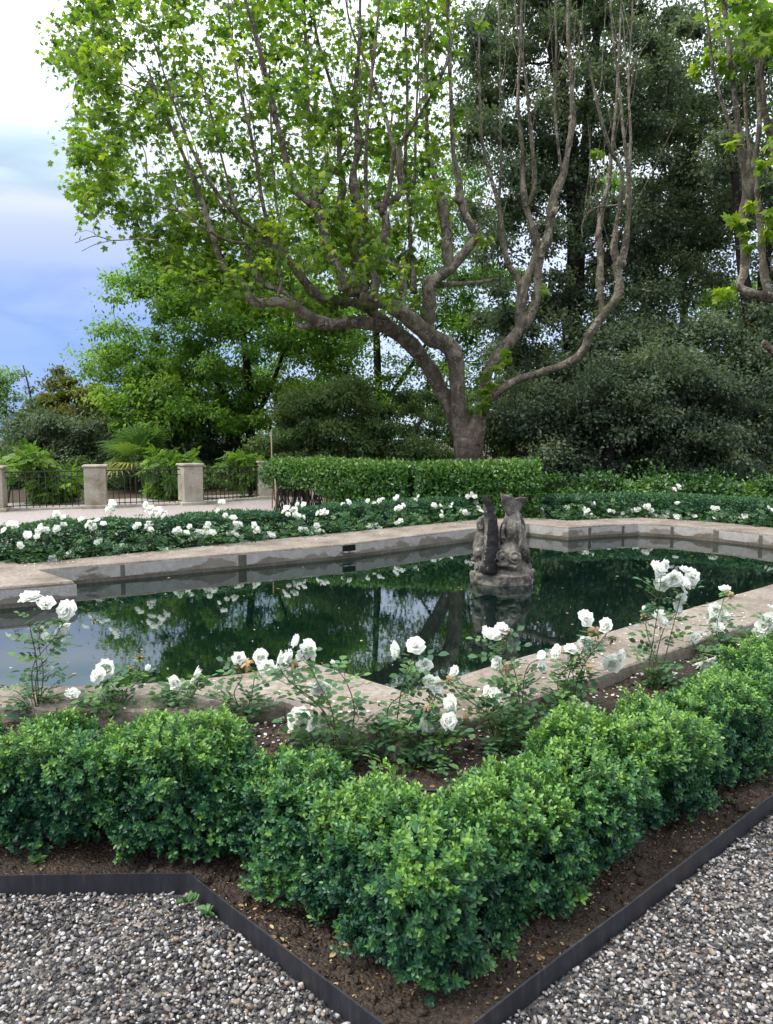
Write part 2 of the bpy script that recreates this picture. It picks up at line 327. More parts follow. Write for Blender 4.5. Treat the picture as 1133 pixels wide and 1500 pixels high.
near_pairs = list(zip(near_in, near_out)); far_pairs = list(zip(far_in[1:], far_out[1:]))
coping(near_pairs); coping(far_pairs[::-1])
coping([(near_in[-1], near_out[-1])] + list(zip(rb_in[::-1], rb_out[::-1])) + [(far_in[-1], far_out[-1])])
# projecting block
bl = [far_in[0], far_in[1] + (far_in[1] - far_in[0]) * .02, far_in[1] + (far_in[1] - far_in[0]) * .9, blk_left + (far_in[1] - far_in[0]) * 1.9, blk_left]
g = Geo(); bb = np.array(bl); k = len(bb)
cb = bb.mean(0)
V = np.vstack([np.c_[bb, np.full(k, -.12)], np.c_[bb, np.full(k, ZL - .012)], np.c_[bb + nrm(cb - bb) * .018, np.full(k, ZL + .006)]])
q = [[l * k + j, l * k + (j + 1) % k, (l + 1) * k + (j + 1) % k, (l + 1) * k + j] for l in range(2) for j in range(k)]
g.add(V, [np.array(q)[:, ::-1], np.arange(2 * k, 3 * k)[None]]); g.build('corner_block', M['coping'], pool, smooth=False)
def wall(line, zt, zb, off, m, name):
    L = np.array(line); n = len(L); c = np.mean(inner, axis=0)
    T = nrm(np.gradient(L, axis=0)); N = np.c_[-T[:, 1], T[:, 0]]
    sgn = np.sign(((c - L) * N).sum(1)); N = N * np.median(sgn)
    A = L + N * off; V = np.vstack([np.c_[A, np.full(n, zb)], np.c_[A, np.full(n, zt)]])
    q = [[i, i + 1, n + i + 1, n + i] for i in range(n - 1)]
    return Geo().add(V, [np.array(q)]).build(name, m, pool, smooth=False)
full = near_in + rb_in[::-1] + far_in[::-1] + [blk_left]
def off_in(line, k):
    L = np.array(line); T = np.roll(L, -1, 0) - np.roll(L, 1, 0)
    a = L - np.roll(L, 1, 0); b = np.roll(L, -1, 0) - L
    na = nrm(np.c_[-a[:, 1], a[:, 0]]); nb = nrm(np.c_[-b[:, 1], b[:, 0]])
    m_ = nrm(na + nb); return L + m_ * (k / np.maximum((m_ * na).sum(1, keepdims=True), .4))
w1 = off_in(full, -.02)
def band(line, z0, z1, m, name):
    L = np.vstack([line, line[:1]]); n = len(L); V = np.vstack([np.c_[L, np.full(n, z0)], np.c_[L, np.full(n, z1)]])
    return Geo().add(V, [np.array([[i + 1, i, n + i, n + i + 1] for i in range(n - 1)])]).build(name, m, pool, smooth=False)
band(off_in(full, .015), -.045, ZL - .028, M['wallface'], 'wall')
band(off_in(full, .013), -.5, -.045, M['wet'], 'waterline_band')
for (ua, va, ub, vb, wd) in ((340, 804, 352, 803, .11), (700, 773, 708, 772, .05), (864, 770, 868, 770, .06), (916, 768, 920, 768, .05), (985, 769, 990, 769, .05), (1051, 774, 1056, 775, .09), (1117, 781, 1121, 782, .06), (180, 824, 188, 823, .05)):
    a_, b_ = un(ua, va, ZL), un(ub, vb, ZL); L2 = np.array(full); best = None
    for i_ in range(len(L2) - 1):
        q0, q1 = L2[i_], L2[i_ + 1]; ab = q1 - q0; t_ = np.clip(((a_[:2] - q0) @ ab) / (ab @ ab), 0, 1); dd_ = np.linalg.norm(a_[:2] - q0 - ab * t_)
        if best is None or dd_ < best[0]: best = (dd_, q0 + ab * t_, ab)
    d_ = nrm(best[2]); n_ = np.array([-d_[1], d_[0]]); c_ = best[1] + n_ * .0155; g = Geo(); box(g, (c_[0], c_[1], .015), (wd, .006, .148), math.atan2(d_[1], d_[0])); g.build('stained_joint', M['wet'], pool, smooth=False)
# overflow opening in the far wall: dark recess with a stone frame
pa, pb = un(501, 797, ZL), un(521, 795.3, ZL)
dv = nrm(pb - pa); nv = np.array([dv[1], -dv[0], 0]); ctr = (pa + pb) / 2; ctr[2] = .058
g = Geo(); ang = math.atan2(dv[1], dv[0]); box(g, ctr + nv * .012, (.2, .016, .085), ang); g.build('overflow_opening', simple('dark_recess', (.004, .004, .004), 1), pool, smooth=False)
g = Geo()
box(g, ctr + nv * .016 + np.array([0, 0, -.052]), (.23, .03, .018), ang)
g.build('overflow_sill', M['poolwall'], pool, smooth=False)
# ------------------------------------------------------------------ steel edging
egroup = 'steel edging strips round the bed'
elab = ['dark steel edging strip along the left gravel, running straight across', 'dark steel edging strip slanting from the notch to the front corner', 'dark steel edging strip on the right, running off beside the gravel']
segs = [edge_pts[0:3], edge_pts[2:4], edge_pts[3:6]]
EH = .082
for lab, sg in zip(elab, segs):
    A = np.array(sg); L = []
    for i in range(len(A) - 1):
        n = max(2, int(np.linalg.norm(A[i + 1] - A[i]) / .1)); t = np.arange(n)[:, None] / n; L.append(A[i] * (1 - t) + A[i + 1] * t)
    A = np.vstack(L + [A[-1:]]); A = A + .006 * np.stack([wn(np.c_[A, A[:, :1]], .5, 21), wn(np.c_[A, A[:, :1]], .5, 22)], 1)
    T = nrm(np.gradient(A, axis=0)); N = np.c_[-T[:, 1], T[:, 0]]; n = len(A); zt = EH + .004 * wn(np.c_[A, A[:, :1]], .4, 23)
    V = np.vstack([np.c_[A - N * .003, np.full(n, -.05)], np.c_[A - N * .003, zt], np.c_[A + N * .003, zt], np.c_[A + N * .003, np.full(n, -.05)]])
    q = [[l * n + i, l * n + i + 1, (l + 1) * n + i + 1, (l + 1) * n + i] for l in range(3) for i in range(n - 1)]
    q += [[0, n, 2 * n, 3 * n], [n - 1, 4 * n - 1, 3 * n - 1, 2 * n - 1]]
    o = Geo().add(V, [np.array(q)[:, ::-1]]).build('steel_edging', M['steel'], smooth=False); tag(o, lab, 'edging', egroup)
# ------------------------------------------------------------------ bed soil (between edging and coping), rough surface
def strip(a, b, n, m_):
    def res(P, n):
        P = np.array(P); d = np.r_[0, np.cumsum(np.linalg.norm(np.diff(P, axis=0), axis=1))]; t = np.linspace(0, d[-1], n)
        return np.c_[np.interp(t, d, P[:, 0]), np.interp(t, d, P[:, 1])]
    return a, b
ea = [edge_pts[0], edge_pts[1], (edge_pts[1] + edge_pts[2]) / 2, edge_pts[2], edge_pts[3], (edge_pts[3] + edge_pts[4]) / 2, edge_pts[4], edge_pts[5]]
eb = [np.array([-6., 4.4]), near_out[2], near_out[4], near_out[7], near_out[9], (near_out[9] + near_out[10]) / 2, near_out[10], near_out[11]]
def soil_z(P): return .035 + .022 * wn(np.c_[P, P[:, :1] * 0], 1.6, 31) + .012 * wn(np.c_[P, P[:, :1] * 0], 9, 32)
Vs, n_v, rows, q = [], 26, 0, []
for i in range(len(ea) - 1):
    L = np.linalg.norm(np.array(ea[i + 1]) - ea[i]); n = max(4, int(L / .025)) if L < 3 else 60
    for s in range(n + (1 if i == len(ea) - 2 else 0)):
        t = s / n; A = np.array(ea[i]) * (1 - t) + np.array(ea[i + 1]) * t; Bq = np.array(eb[i]) * (1 - t) + np.array(eb[i + 1]) * t
        f = np.linspace(.004, 1.06, 40)[:, None]; Vs.append(A * (1 - f) + Bq * f); rows += 1
Vs = np.vstack(Vs); k = 40
i, j = np.meshgrid(np.arange(rows - 1), np.arange(k - 1), indexing='ij')
q = np.stack([i * k + j, (i + 1) * k + j, (i + 1) * k + j + 1, i * k + j + 1], -1).reshape(-1, 4)
tag(Geo().add(np.c_[Vs, soil_z(Vs)], [q]).build('bed_soil', M['soil']), 'dark brown soil of the planting bed', kind='structure')
soil_pts = Vs
# ------------------------------------------------------------------ gravel pebbles (stuff)
def ico():
    import bmesh
    b = bmesh.new(); bmesh.ops.create_icosphere(b, subdivisions=2, radius=1); V = np.array([v.co[:] for v in b.verts]); Fc = np.array([[v.index for v in f.verts] for f in b.faces]); b.free(); return V, Fc
IV, IF = ico()
def inside(P, poly):
    x, y = P[:, 0], P[:, 1]; r = np.zeros(len(P), bool); n = len(poly)
    for i in range(n):
        a, b = poly[i], poly[(i + 1) % n]
        c = ((a[1] > y) != (b[1] > y)) & (x < (b[0] - a[0]) * (y - a[1]) / ((b[1] - a[1]) or 1e-9) + a[0]); r ^= c
    return r
gpoly = [(-2.2, 1.2), (-2.2, 2.52)] + edge_pts[1:5] + [ext(edge_pts[3], edge_pts[4], .5), (2.35, 2.6), (1.4, 1.2)]
N = 56000
P = np.c_[rng.uniform(-2.2, 2.5, N * 3), rng.uniform(1.2, 3.6, N * 3)]
P = P[inside(P, gpoly)]
A_, B_ = edge_pts[2], edge_pts[3]
def dist_edge(P):
    d = np.full(len(P), 9.)
    for a, b in zip(edge_pts[:-1], edge_pts[1:]):
        ab = b - a; t = np.clip(((P - a) @ ab) / (ab @ ab), 0, 1); d = np.minimum(d, np.linalg.norm(P - (a + t[:, None] * ab), axis=1))
    return d
P = P[dist_edge(P) > .009][:N]
n = len(P); lay = rng.random(n); sz = np.clip(rng.lognormal(math.log(.0060), .30, n), .0030, .0115)
z = .006 + lay * .016 + .008 * wn(np.c_[P, P[:, :1]], 1.2, 41)
g = Geo(); tint = rng.beta(1.0, 1.1, n)
D = rng.normal(size=(n, 3)) * np.array([1, 1, .35]); X, Y, Z = frames(D, np.array([0, 0, 1.]) + rng.normal(size=(n, 3)) * .45)
var = rng.integers(0, 10, n)
for v_ in range(10):
    r = np.random.default_rng(100 + v_); pl_ = nrm(r.normal(size=(9, 3))); cut = np.min(np.where((IV @ pl_.T) > .05, r.uniform(.62, .92, 9) / np.maximum(IV @ pl_.T, .05), 9.), axis=1); tv = IV * (np.minimum(cut, 1.05) * (1 + .12 * wn(IV, .3, 200 + v_, 2)))[:, None] * np.array([r.uniform(.75, .95), r.uniform(.95, 1.3), r.uniform(.5, .8)])
    s = var == v_; place(g, tv, [IF], np.c_[P[s], z[s]], X[s], Y[s], Z[s], sz[s], tint[s])
tag(g.build('gravel', M['pebble']), 'loose rounded grey, white and brown pebbles', 'gravel', kind='stuff')
# ------------------------------------------------------------------ leaf templates
def leafT(w=.27, fold=.06, curl=-.08):
    V = np.array([(0, 0, 0), (w * .85, .3, fold), (w * .9, .66, fold + curl * .4), (0, 1, curl), (-w * .9, .66, fold + curl * .4), (-w * .85, .3, fold)])
    return V, [np.array([[0, 1, 2, 3], [0, 3, 4, 5]])]
LT = leafT()
QT = (np.array([(0, 0, 0), (.3, .45, .05), (0, 1, -.05), (-.3, .45, .05)]), [np.array([[0, 1, 2, 3]])])
def planeT():
    V = [(0, 0, 0)]; Q = []
    for a, l, w in ((0, 1., .24), (.85, .85, .2), (-.85, .85, .2), (1.75, .55, .16), (-1.75, .55, .16)):
        d = np.array([math.sin(a), math.cos(a)]); p = np.array([d[1], -d[0]]); b = len(V)
        for t, s in ((.5, 1), (1, 0), (.5, -1)): xy = d * l * t + p * w * s; V.append((xy[0], xy[1] + .12, -.12 * t * t))
        Q.append([0, b + 2, b + 1, b])
    return np.array(V), [np.array(Q)]
PLT = planeT()
def compoundT(pairs=2, w=.33):
    lv, lp = leafT(w); V = []; Q = []; o = 0
    def put(p, a, s):
        nonlocal o
        c, si = math.cos(a), math.sin(a); x = lv[:, 0] * c + lv[:, 1] * si; y = -lv[:, 0] * si + lv[:, 1] * c
        V.append(np.c_[x * s + p[0], y * s + p[1], lv[:, 2] * s - .12 * p[1] ** 2]); Q.append(lp[0] + o); o += len(lv)
    for k in range(pairs):
        y = .25 + .75 * k / max(pairs, 1)
        put((0, y), 1.15, .42 * (1 - .08 * abs(k - pairs * .4))); put((0, y), -1.15, .42 * (1 - .08 * abs(k - pairs * .4)))
    put((0, 1.0), 0, .5)
    V.append(np.array([(-.012, 0, 0), (.012, 0, 0), (.008, 1.02, -.12), (-.008, 1.02, -.12)])); Q.append(np.array([[0, 1, 2, 3]]) + o)
    return np.vstack(V), [np.vstack(Q)]
ROSET = compoundT(2, .36); WIST = compoundT(5, .2)
def sprigT(seed, big=1.0, pairs=5):
    """a boxwood shoot: stem with opposite leaf pairs; returns verts, quads, per vertex youth"""
    r = np.random.default_rng(seed); lv, lp = leafT(.27, .05, -.1); V = []; Q = []; Y_ = []; o = 0
    for k in range(pairs):
        y = .15 + .8 * k / pairs; s = .36 * (1 - .35 * max(0, k - pairs * .5) / pairs) * r.uniform(.85, 1.15)
        for sd in (0, math.pi):
            a = k * 1.57 + sd + r.normal() * .25; el = r.uniform(.55, 1.0) - .35 * k / pairs
            el = max(el, .28)
            d = np.array([math.cos(a) * math.sin(el + .25), math.cos(el + .25), math.sin(a) * math.sin(el + .25)])
            nn = np.array([-math.cos(a) * .7, .8, -math.sin(a) * .7]); nn -= d * (nn @ d); nn /= np.linalg.norm(nn); x = np.cross(d, nn)
            V.append(np.array([0, y, 0]) + s * (lv[:, :1] * x + lv[:, 1:2] * d + lv[:, 2:] * nn)); Q.append(lp[0] + o); o += len(lv); Y_.append(np.full(len(lv), k / (pairs - 1)))
    V.append(np.array([(-.012, 0, 0), (.012, 0, 0), (.008, .9, 0), (-.008, .9, 0)])); Q.append(np.array([[0, 1, 2, 3]]) + o); Y_.append(np.zeros(4))
    return np.vstack(V), [np.vstack(Q)], np.concatenate(Y_)
SPR = [sprigT(300 + i) for i in range(8)]
def sprigs(g, P, D, S, base, youth=.35, r=rng):
    X, Y, Z = frames(D, r=r); v = r.integers(0, len(SPR), len(P))
    for k, (tv, tp, yy) in enumerate(SPR):
        s = v == k
        t = np.clip(base[s][:, None] + youth * yy[None] * (.3 + base[s][:, None]) + r.normal(size=(s.sum(), len(tv) // 6 + 1)).repeat(6, 1)[:, :len(tv)] * .05, 0, 1)
        place(g, tv, tp, P[s], X[s], Y[s], Z[s], S[s], t)
# ------------------------------------------------------------------ box shrubs
def rbox(n, a, b, h, rad, r, bottom=.06):
    """random points on a rounded box standing on z=0 with outward normals (sides and top)"""
    A = np.array([2 * b * h, 2 * b * h, 2 * a * h, 2 * a * h, 4 * a * b]) ; f = r.choice(5, n, p=A / A.sum())
    u, v = r.uniform(-1, 1, n), r.random(n); P = np.zeros((n, 3))
    for k, sx in ((0, 1), (1, -1)): s = f == k; P[s] = np.c_[np.full(s.sum(), sx * a), u[s] * b, v[s] * h]
    for k, sy in ((2, 1), (3, -1)): s = f == k; P[s] = np.c_[u[s] * a, np.full(s.sum(), sy * b), v[s] * h]
    s = f == 4; P[s] = np.c_[u[s] * a, (v[s] * 2 - 1) * b, np.full(s.sum(), h)]
    C = np.c_[np.clip(P[:, 0], -a + rad, a - rad), np.clip(P[:, 1], -b + rad, b - rad), np.minimum(P[:, 2], h - rad)]
    Nn = nrm(P - C); return C + Nn * rad, Nn
def box_shrub(label, c, rz, a, b, h, dens=2200, size=.052, light=0., seed=0, group='clipped box shrubs of the front hedge'):
    r = np.random.default_rng(seed); root = thing('box_shrub', label, 'shrub', (c[0], c[1], .03), group)
    ca, sa = math.cos(rz), math.sin(rz); R = np.array([[ca, sa, 0], [-sa, ca, 0], [0, 0, 1]])
    area = (4 * b * h + 4 * a * h + 4 * a * b); g = Geo()
    for layer, (sc, dn, tb) in enumerate(((1., 1., .30), (.84, .6, .16), (.66, .35, .08))):  # inner layers tinted darker, putting shade into the gaps between clumps
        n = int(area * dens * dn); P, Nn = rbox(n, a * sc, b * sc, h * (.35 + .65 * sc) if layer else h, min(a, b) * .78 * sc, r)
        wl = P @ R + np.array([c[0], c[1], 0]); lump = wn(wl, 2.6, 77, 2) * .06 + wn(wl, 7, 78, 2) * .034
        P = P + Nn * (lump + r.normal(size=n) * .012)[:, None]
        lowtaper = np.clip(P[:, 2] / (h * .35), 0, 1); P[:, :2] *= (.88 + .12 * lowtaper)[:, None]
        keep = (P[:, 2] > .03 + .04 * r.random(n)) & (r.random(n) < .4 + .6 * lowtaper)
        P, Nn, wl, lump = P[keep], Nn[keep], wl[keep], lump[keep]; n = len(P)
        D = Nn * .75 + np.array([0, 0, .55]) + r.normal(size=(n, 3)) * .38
        growth_shade = np.clip(Nn[:, 2], 0, 1) * .27 + np.clip(lump, -.05, .08) * 1.7          # this year's growth on the clipped top; hollows between lumps shaded by darker tint
        base = np.clip(tb + light + growth_shade + r.normal(size=n) * .10, .02, .95)
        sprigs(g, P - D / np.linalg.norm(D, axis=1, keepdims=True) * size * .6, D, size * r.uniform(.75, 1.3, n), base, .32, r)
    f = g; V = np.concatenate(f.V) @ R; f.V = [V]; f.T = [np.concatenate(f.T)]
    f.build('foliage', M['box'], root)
    g = Geo()
    for k in range(16):
        p0 = np.array([r.uniform(-a, a) * .6, r.uniform(-b, b) * .5, -.02]); p1 = p0 * np.array([1.1, .8, 1]) + np.array([0, 0, h * .42]); p2 = p1 * np.array([1., .8, 1]) + np.array([0, 0, h * .35])
        tube(g, spline([p0, p1 + r.normal(size=3) * .012, p2], 4), np.linspace(.008, .003, 9), 5)
    g.V = [np.concatenate(g.V) @ R]; g.T = [np.concatenate(g.T)]; g.build('stem', M['twig'], root)
    return root
A45 = math.atan2(-1, 1)
arm = nrm(edge_pts[4] - edge_pts[3]); arm_n = np.array([-arm[1], arm[0]]); arz = math.atan2(arm[1], arm[0])
larm = nrm(edge_pts[2] - edge_pts[3]); larz = math.atan2(larm[1], larm[0])
cor = np.array([.125, 2.225])
shr = [
 ('clipped box shrub at the left edge of the picture, half cut off, with leggy base', (-1.80, 2.93), 0, .30, .18, .42, .0),
 ('clipped box shrub between the cut-off left shrub and the bright rounded one', (-1.27, 2.92), 0, .215, .185, .43, -.03),
 ('rounded box shrub with bright green top beside the notch of the steel edging', (-.775, 2.875), 0, .265, .235, .485, .05),
 ('box shrub on the left slanting arm of the hedge, next to the bright rounded shrub', tuple(cor + larm * .62 + np.array([-.02, .02])), larz, .215, .185, .41, .02),
 ('box shrub just left of the front corner shrub of the hedge', tuple(cor + larm * .27), larz, .2, .185, .395, .03),
 ('tallest blue green box shrub at the front corner of the hedge', (cor[0] - .02, cor[1] + .02), arz, .215, .225, .42, -.04),
 ('box shrub just right of the front corner shrub of the hedge', tuple(cor + arm * .38 + arm_n * .035), arz, .245, .235, .405, .02),
 ('box shrub in the right arm of the hedge, second from the front corner shrub', tuple(cor + arm * .84 + arm_n * .02), arz, .265, .22, .415, .02),
 ('box shrub in the right arm of the hedge, third from the front corner shrub', tuple(cor + arm * 1.32 + arm_n * .01), arz, .265, .205, .41, .01),
 ('box shrub in the right arm of the hedge, fourth from the front corner shrub', tuple(cor + arm * 1.84), arz, .255, .19, .43, .02),
 ('darker box shrub in the right arm of the hedge, cut by the picture edge', tuple(cor + arm * 2.36), arz, .29, .2, .43, -.02),
 ('box shrub at the far end of the right hedge arm', tuple(cor + arm * 2.92), arz, .3, .2, .43, .0)]
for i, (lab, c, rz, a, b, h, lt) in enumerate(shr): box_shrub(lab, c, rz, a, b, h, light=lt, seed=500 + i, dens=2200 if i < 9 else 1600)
# ------------------------------------------------------------------ long far hedges
def far_hedge(name, label, cat, line, width, height, n_per_m2, leaf, m, seed, tb=.4, stems=0, tmpl=QT, zlo=.03, leggy=None, lumpy=.06, group=None):
    r = np.random.default_rng(seed); L = np.array(line, float); seg = np.linalg.norm(np.diff(L, axis=0), axis=1); tot = seg.sum(); cum = np.r_[0, np.cumsum(seg)]
    root = thing(name, label, cat, (L[0][0], L[0][1], 0), group); org = (L[0][0], L[0][1], 0); g = Geo()
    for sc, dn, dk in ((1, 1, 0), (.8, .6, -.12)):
        n = int(tot * (2 * height + width) * n_per_m2 * dn); s = r.uniform(0, tot, n)
        w = width * sc / 2; hh = height * (.4 + .6 * sc); per = r.uniform(-(hh + w), hh + w, n)
        lat = np.clip(per, -w, w); zz = np.minimum(hh, hh + w - np.abs(per)); rad = min(w, hh) * .5
        cx = np.clip(lat, -w + rad, w - rad); cz = np.minimum(zz, hh - rad); d = np.c_[lat - cx, zz - cz]; dn_ = d / np.maximum(np.linalg.norm(d, axis=1, keepdims=True), 1e-6)
        lat = cx + dn_[:, 0] * rad; zz = cz + dn_[:, 1] * rad
        x = np.interp(s, cum, L[:, 0]); y = np.interp(s, cum, L[:, 1]); k = np.clip(np.searchsorted(cum, s) - 1, 0, len(seg) - 1); T = nrm(np.diff(L, axis=0))[k]; Nl = np.c_[-T[:, 1], T[:, 0]]
        P = np.c_[x + Nl[:, 0] * lat, y + Nl[:, 1] * lat, zz]; N3 = np.c_[Nl[:, 0] * dn_[:, 0], Nl[:, 1] * dn_[:, 0], dn_[:, 1]]
        lum = wn(P, .55 / max(height, .3) * .6, seed + 1, 3); P = P + N3 * (lum * lumpy + r.normal(size=n) * leaf * .4)[:, None]
        keep = P[:, 2] > zlo
        if leggy: keep &= ~((s < leggy[0]) & (P[:, 2] < leggy[1] * (1 - .3 * r.random(n)) * np.clip((leggy[0] - s) / leggy[0] * 3, 0, 1)))
        P, N3, lum = P[keep], N3[keep], lum[keep]; n = len(P)
        D = N3 * .5 + np.array([0, 0, .35]) + r.normal(size=(n, 3)) * .6; X, Y, Z = frames(D, N3 + r.normal(size=(n, 3)) * .6 + np.array([0, 0, .4]), r)
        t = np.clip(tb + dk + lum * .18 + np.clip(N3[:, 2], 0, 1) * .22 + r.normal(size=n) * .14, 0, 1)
        place(g, *tmpl, P, X, Y, Z, leaf * r.uniform(.7, 1.3, n), t)
    g.build('foliage', m, root, org)
    g = Geo()
    for i in range(stems):
        s = r.uniform(0, leggy[0] * 1.1) if leggy and i < stems * .7 else r.uniform(0, tot); x = np.interp(s, cum, L[:, 0]); y = np.interp(s, cum, L[:, 1])
        p0 = np.array([x + r.normal() * .08, y + r.normal() * .1, -.02]); p1 = p0 + np.array([r.normal() * .08, r.normal() * .08, height * .45]); p2 = p1 + np.array([r.normal() * .12, r.normal() * .1, height * .4])
        tube(g, spline([p0, p1, p2], 3), np.linspace(.014, .006, 7), 4)
    if stems: g.build('stem', M['twig'], root, org)
    return root
def offl(line, k):
    L = np.array(line); T = nrm(np.gradient(L, axis=0)); return L + np.c_[-T[:, 1], T[:, 0]] * k
fo = np.array(far_out)
leftline = np.array([fo[1] + (fo[1] - fo[2]) * .28, fo[1], fo[2], fo[3], fo[4]])
rightline = np.array([fo[4], fo[5], fo[6], fo[7], fo[8], fo[9], fo[10], rb_out[0]])
far_hedge('box_hedge', 'low dark green clipped hedge behind the far left pool edge, lined with white roses', 'hedge', offl(leftline, .66), .5, .46, 5200, .034, M['farbox'], 61, .35, lumpy=.05)
far_hedge('box_hedge', 'low clipped hedge behind the pool on the right, beyond the fountain', 'hedge', offl(rightline, .62), .52, .48, 4200, .036, M['farbox'], 62, .38, lumpy=.05)
far_hedge('laurel_hedge', 'tall clipped laurel hedge in front of the plane tree, bare stems at its left end', 'hedge', [(-2.35, 16.4), (-1.2, 15.7), (.6, 14.9), (2.9, 14.6)], .95, 1.04, 1500, .075, M['laurel'], 63, .46, 130, LT, .05, (2.0, .72), .1)
# ------------------------------------------------------------------ roses
def petal_grid(rad, w, cup, roll, nu=7, nv=6, seed=0):
    r = np.random.default_rng(seed); u = np.linspace(-1, 1, nu); v = np.linspace(0, 1, nv); U, Vv = np.meshgrid(u, v)
    wid = w * np.sin(np.clip(Vv * 2.0 + .18, 0, 2.35)) ** .8; x = U * wid; y = Vv * rad; z = cup * Vv ** 2 * rad + .25 * cup * rad * U * U * Vv - roll * rad * np.clip(Vv - .6, 0, 1) ** 2 * 4 + .06 * rad * np.sin(U * 3.6 + r.uniform(0, 6)) * Vv ** 2 + .025 * rad * np.sin(U * 7 + r.uniform(0, 6)) * Vv ** 3
    V = np.stack([x, y, z], -1).reshape(-1, 3); i, j = np.meshgrid(np.arange(nv - 1), np.arange(nu - 1), indexing='ij')
    return V, np.stack([i * nu + j, i * nu + j + 1, (i + 1) * nu + j + 1, (i + 1) * nu + j], -1).reshape(-1, 4)
def rose_mesh(name, rings, m, seed, sep=True):
    r = np.random.default_rng(seed); g = Geo()
    for cnt, rad, w, el, z0, cup, roll, t in rings:
        for k in range(cnt):
            V, q = petal_grid(rad * r.uniform(.88, 1.1), w, cup, roll * r.uniform(.4, 1.4), seed=seed * 50 + k)
            e = el + r.normal() * .14; c, s = math.cos(e), math.sin(e); V = np.c_[V[:, 0], V[:, 1] * c - V[:, 2] * s, V[:, 1] * s + V[:, 2] * c + z0]
            a = 2 * math.pi * k / cnt + r.normal() * .2 + rad * 40; ca, sa = math.cos(a), math.sin(a)
            V = np.c_[V[:, 0] * ca - V[:, 1] * sa, V[:, 0] * sa + V[:, 1] * ca, V[:, 2]]; g.add(V, [q], np.clip(t + r.normal() * .08, 0, 1))
    o = g.build(name, m); me = o.data; bpy.data.objects.remove(o); return me
R_OPEN = [rose_mesh('rose_bloom', [(7, .5, .33, .12, 0, .16, .2, .88), (6, .45, .3, .42, .02, .26, .15, .86), (6, .36, .24, .75, .04, .4, .08, .8), (5, .27, .18, 1.0, .05, .45, .04, .7), (4, .17, .13, 1.2, .06, .5, 0, .5)], M['petal'], i) for i in range(4)]
R_HALF = [rose_mesh('rose_bloom', [(6, .52, .36, .5, 0, .25, .3, .86), (6, .48, .3, .82, .02, .3, .18, .86), (5, .4, .24, 1.05, .04, .3, .08, .78), (4, .3, .18, 1.25, .05, .3, 0, .6)], M['petal'], 10 + i) for i in range(2)]
R_BUD = [rose_mesh('rose_bud', [(5, .6, .26, 1.3, 0, .3, .05, .7), (4, .5, .2, 1.42, .02, .2, 0, .55)], M['petal'], 20)]
R_DEAD = [rose_mesh('spent_bloom', [(6, .42, .16, .4, 0, -.8, .5, .5), (5, .38, .14, .95, .02, -.4, .6, .65), (4, .3, .1, -.5, 0, -.3, .3, .2)], M['wither'], 30 + i) for i in range(2)]
FAR_ROSE = [rose_mesh('rose_bloom', [(5, .5, .36, .3, 0, .25, .1, .85), (5, .36, .27, .8, .03, .4, .05, .75)], M['petal'], 40 + i) for i in range(3)]
def child(name, me, parent, loc, rot, s):
    o = bpy.data.objects.new(name, me); COL.objects.link(o); o.parent = parent; o.location = loc; o.rotation_euler = rot; o.scale = (s, s, s); return o
def look_rot(dirv, roll=0):
    return Vector(dirv).to_track_quat('Z', 'Y').to_euler()
RG = 'white rose bushes along the near pool edge'
